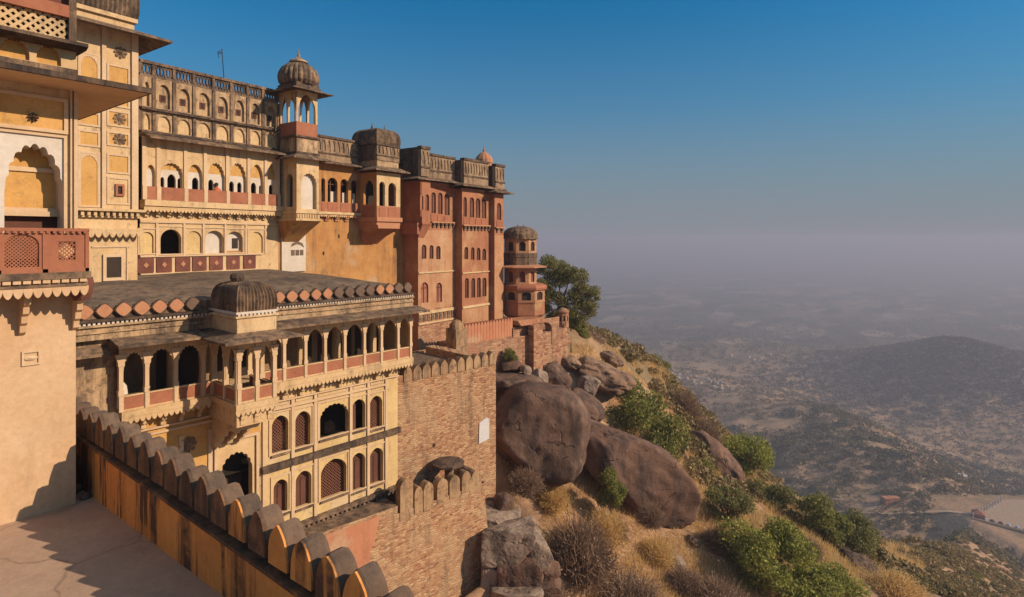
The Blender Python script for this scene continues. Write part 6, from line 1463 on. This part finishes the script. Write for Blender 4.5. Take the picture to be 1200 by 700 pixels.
# ------------------------------------------------------------------ valley yard, its cars and posts, hut, village
def cw(cx, cy): return 0.6178*cx+0.7863*cy, -0.7863*cx+0.6178*cy
yz = -152.6
m = MB(); pts = [(250, 325), (296, 284), (350, 296), (350, 352), (287, 349)]
top = [(*cw(a, b), yz) for a, b in pts]; bot = [(a, b, yz-5) for a, b, c in top]
m.add(top+bot, [(0,1,2,3,4)]+[(i, 5+i, 5+(i+1) % 5, (i+1) % 5) for i in range(5)])
o = m.build('yard_paving', 'floor'); kind(o, 'structure'); o['label'] = 'levelled pale yard in the valley'
m = MB()
for (a, b), (c, e_) in ((pts[0], pts[1]),):
    p, q = cw(a, b), cw(c, e_); m.add([(*p, yz), (*q, yz), (*q, yz+1.0), (*p, yz+1.0)]+[(p[0]+.4, p[1]+.3, yz+k) for k in (0,)]+[(q[0]+.4, q[1]+.3, yz)]+[(q[0]+.4, q[1]+.3, yz+1), (p[0]+.4, p[1]+.3, yz+1)], [(0,1,2,3), (3,2,6,7), (4,5,6,7)])
tag(m.build('yard_wall', 'leftwall'), 'low pale wall along near edge of valley yard', 'wall')
def car_mesh(mat):
    m = MB(); m.prof([(-.85, .35), (-.85, .8), (-.8, .9), (.8, .9), (.85, .8), (.85, .35)], -2.1, 2.1)
    m.add([(-1.3,-.75,.9),(1.2,-.75,.9),(1.2,.75,.9),(-1.3,.75,.9),(-.8,-.62,1.48),(.6,-.62,1.48),(.6,.62,1.48),(-.8,.62,1.48)], [(0,1,5,4),(1,2,6,5),(2,3,7,6),(3,0,4,7),(4,5,6,7)])
    for x in (-1.3, 1.3):
        for y in (-.86, .7): m.T = (lambda X_, Y_: lambda a, d, c: (X_+a, Y_+d, c))(x, y); m.prism([(.33*math.cos(k*.785), .33+.33*math.sin(k*.785)) for k in range(8)], 0, .16)
    me = bpy.data.meshes.new('parked_car'); me.from_pydata(m.v, [], m.f); me.materials.append(M[mat]); return me
cme = [car_mesh('car'), car_mesh('car_dark')]; rn = random.Random(2)
for k in range(16):
    f_ = k/15; a = 254+f_*38; b = 325-(a-250)*41/46+4.0+rn.uniform(0, 1.5)
    pale = k in (1, 4, 5, 8, 11, 14)
    o = bpy.data.objects.new('parked_car', cme[0 if pale else 1]); COL.objects.link(o); x, y = cw(a, b); o.location = (x, y, yz); o.rotation_euler = (0, 0, YAW-R(90)+R(80)+rn.uniform(-.15, .15)); o.scale = (.62, .7, .8)
    tag(o, 'tiny pale car parked along near edge of valley yard' if pale else 'tiny dark car parked along near edge of valley yard', 'car', 'pale cars along the yard edge' if pale else 'dark cars along the yard edge')
for k in range(11):
    f_ = k/10; a, b = 252+f_*33, 326.5+f_*21.5
    x, y = cw(a, b); m = MB(); m.lathe(0, 0, [(.55,0),(.55,.25),(.28,.3),(.24,2.2),(.4,2.3),(.4,2.6),(.1,2.9)], 8); me = bpy.data.meshes.new('post'); me.from_pydata(m.v, [], m.f); me.materials.append(M['plaque'])
    o = bpy.data.objects.new('white_post', me); COL.objects.link(o); o.location = (x, y, yz); tag(o, 'tiny white post lining left edge of valley yard', 'post', 'white posts along the yard')
x, y = cw(256, 328); m = MB(lambda a, d, c: (x+a, y+d, yz+c)); m.add([(-3,-3,0),(3,-3,0),(3,3,0),(-3,3,0),(-3,-3,2.2),(3,-3,2.2),(3,3,2.2),(-3,3,2.2),(0,0,4)], [(0,1,5,4),(1,2,6,5),(2,3,7,6),(3,0,4,7),(4,5,8),(5,6,8),(6,7,8),(7,4,8)])
tag(m.build('red_tent', 'red'), 'small red tent roofed shelter at corner of valley yard', 'tent')
def house_mesh(seed):
    rn = random.Random(seed); m = MB(); w_, d_, h_ = rn.uniform(3, 5), rn.uniform(2.6, 4), rn.uniform(3, 6)
    m.box(-w_, w_, -d_, d_, -2, h_); m.box(-w_-.2, w_+.2, -d_-.2, d_+.2, h_+.01, h_+.3); m.box(-w_*.6, w_*.1, -d_*.5, d_*.6, h_+.31, h_+2.6)
    for k in range(3): xx = -w_+(k+.5)*w_*2/3; m.box(xx-.4, xx+.4, -d_-.12, -d_-.01, 1.0, 2.2)
    me = bpy.data.meshes.new('village_house'); me.from_pydata(m.v, [], m.f); me.materials.append(M['white' if seed % 3 else 'leftwall']); return me
hm_ = [house_mesh(k) for k in range(5)]; rn = random.Random(6)
for k in range(46):
    if k < 34: px, py = 786+rn.random()*74, 0; py = 440+(px-786)*.2+rn.uniform(-4, 6)
    else: px, py = rn.uniform(850, 960), rn.uniform(416, 424)
    x, y, z, t = at_ground(px, py)
    if t > 2500: continue
    o = bpy.data.objects.new('village_house', hm_[k % 5]); COL.objects.link(o); o.location = (x, y, z); o.rotation_euler = (0, 0, rn.uniform(0, 3)); o.scale = (.52,)*3
    red = (k % 5) % 3 == 0
    tag(o, ('tiny tan' if red else 'tiny whitewashed')+' house in far village past skyline tree', 'house', 'tan houses in the far village' if red else 'white houses in the far village')
x, y, z, t = at_ground(1047, 592); m = MB(lambda a, d, c: (x+a*.6178+d*.7863, y-a*.7863+d*.6178, z+c))
m.box(-4.5, -1.2, 0, 4, -2, 3.2); m.box(-1.2, 4.5, .6, 4, -2, 3.6); m.box(-4.8, -1, -.3, 4.2, 3.21, 3.5); tag(m.build('stone_hut', 'pink'), 'small ruined stone hut on valley slope left of yard', 'hut')
x, y, z, t = at_ground(1128, 562); m = MB(lambda a, d, c: (x+a, y+d, z+c)); m.box(-2.5, 2.5, -2.5, 2.5, -1, 3); m.T = lambda a, d, c: (x+a*.7, y+d*.7, z+c*.7); m.lathe(0, 0, [(1.8,3.01),(1.9,4),(1.2,6),(.4,7.5),(.05,8.5)], 10); tag(m.build('shrine', 'white'), 'tiny white spired shrine among trees above valley yard', 'shrine')
m = MB(); pv = [(930, 600), (965, 601), (1000, 600), (1040, 603), (1080, 601), (1110, 600), (1138, 603)]
pp = [at_ground(a, b) for a, b in pv]; vs = []
for k, (x, y, z, t) in enumerate(pp): vs += [(x-1.0, y-.8, z+.5), (x+1.0, y+.8, z+.5)]
o = None
fs = [(2*k, 2*k+2, 2*k+3, 2*k+1) for k in range(len(pp)-1) if math.dist(pp[k][:2], pp[k+1][:2]) < 90]
if fs: m.add(vs, fs); o = kind(m.build('footpath', 'leftwall'), 'structure'); o['label'] = 'pale footpath leading to the valley yard'

rn = random.Random(12)  # dark rubble that also stands in for the shade of a drain opening
for k, (x, y, r_, lb) in enumerate(((4.30, 15.5, .16, 'largest dark stone lying between parapet foot and house corner'), (4.38, 14.95, .10, 'small dark stone lying at parapet foot near house corner'), (4.27, 15.95, .20, 'dark stone deepest in gap behind house corner'))):
    o = boulder(600, 280, 10, 20, 20, .2, 0, 'darker', lb, 80+k, name='loose_stone', box=3.0); o.location = (x, y, FZ0+r_*.5); o.scale = (r_/.14, r_/.14, r_/.2); tag(o, lb, 'stone', 'loose stones by the parapet')
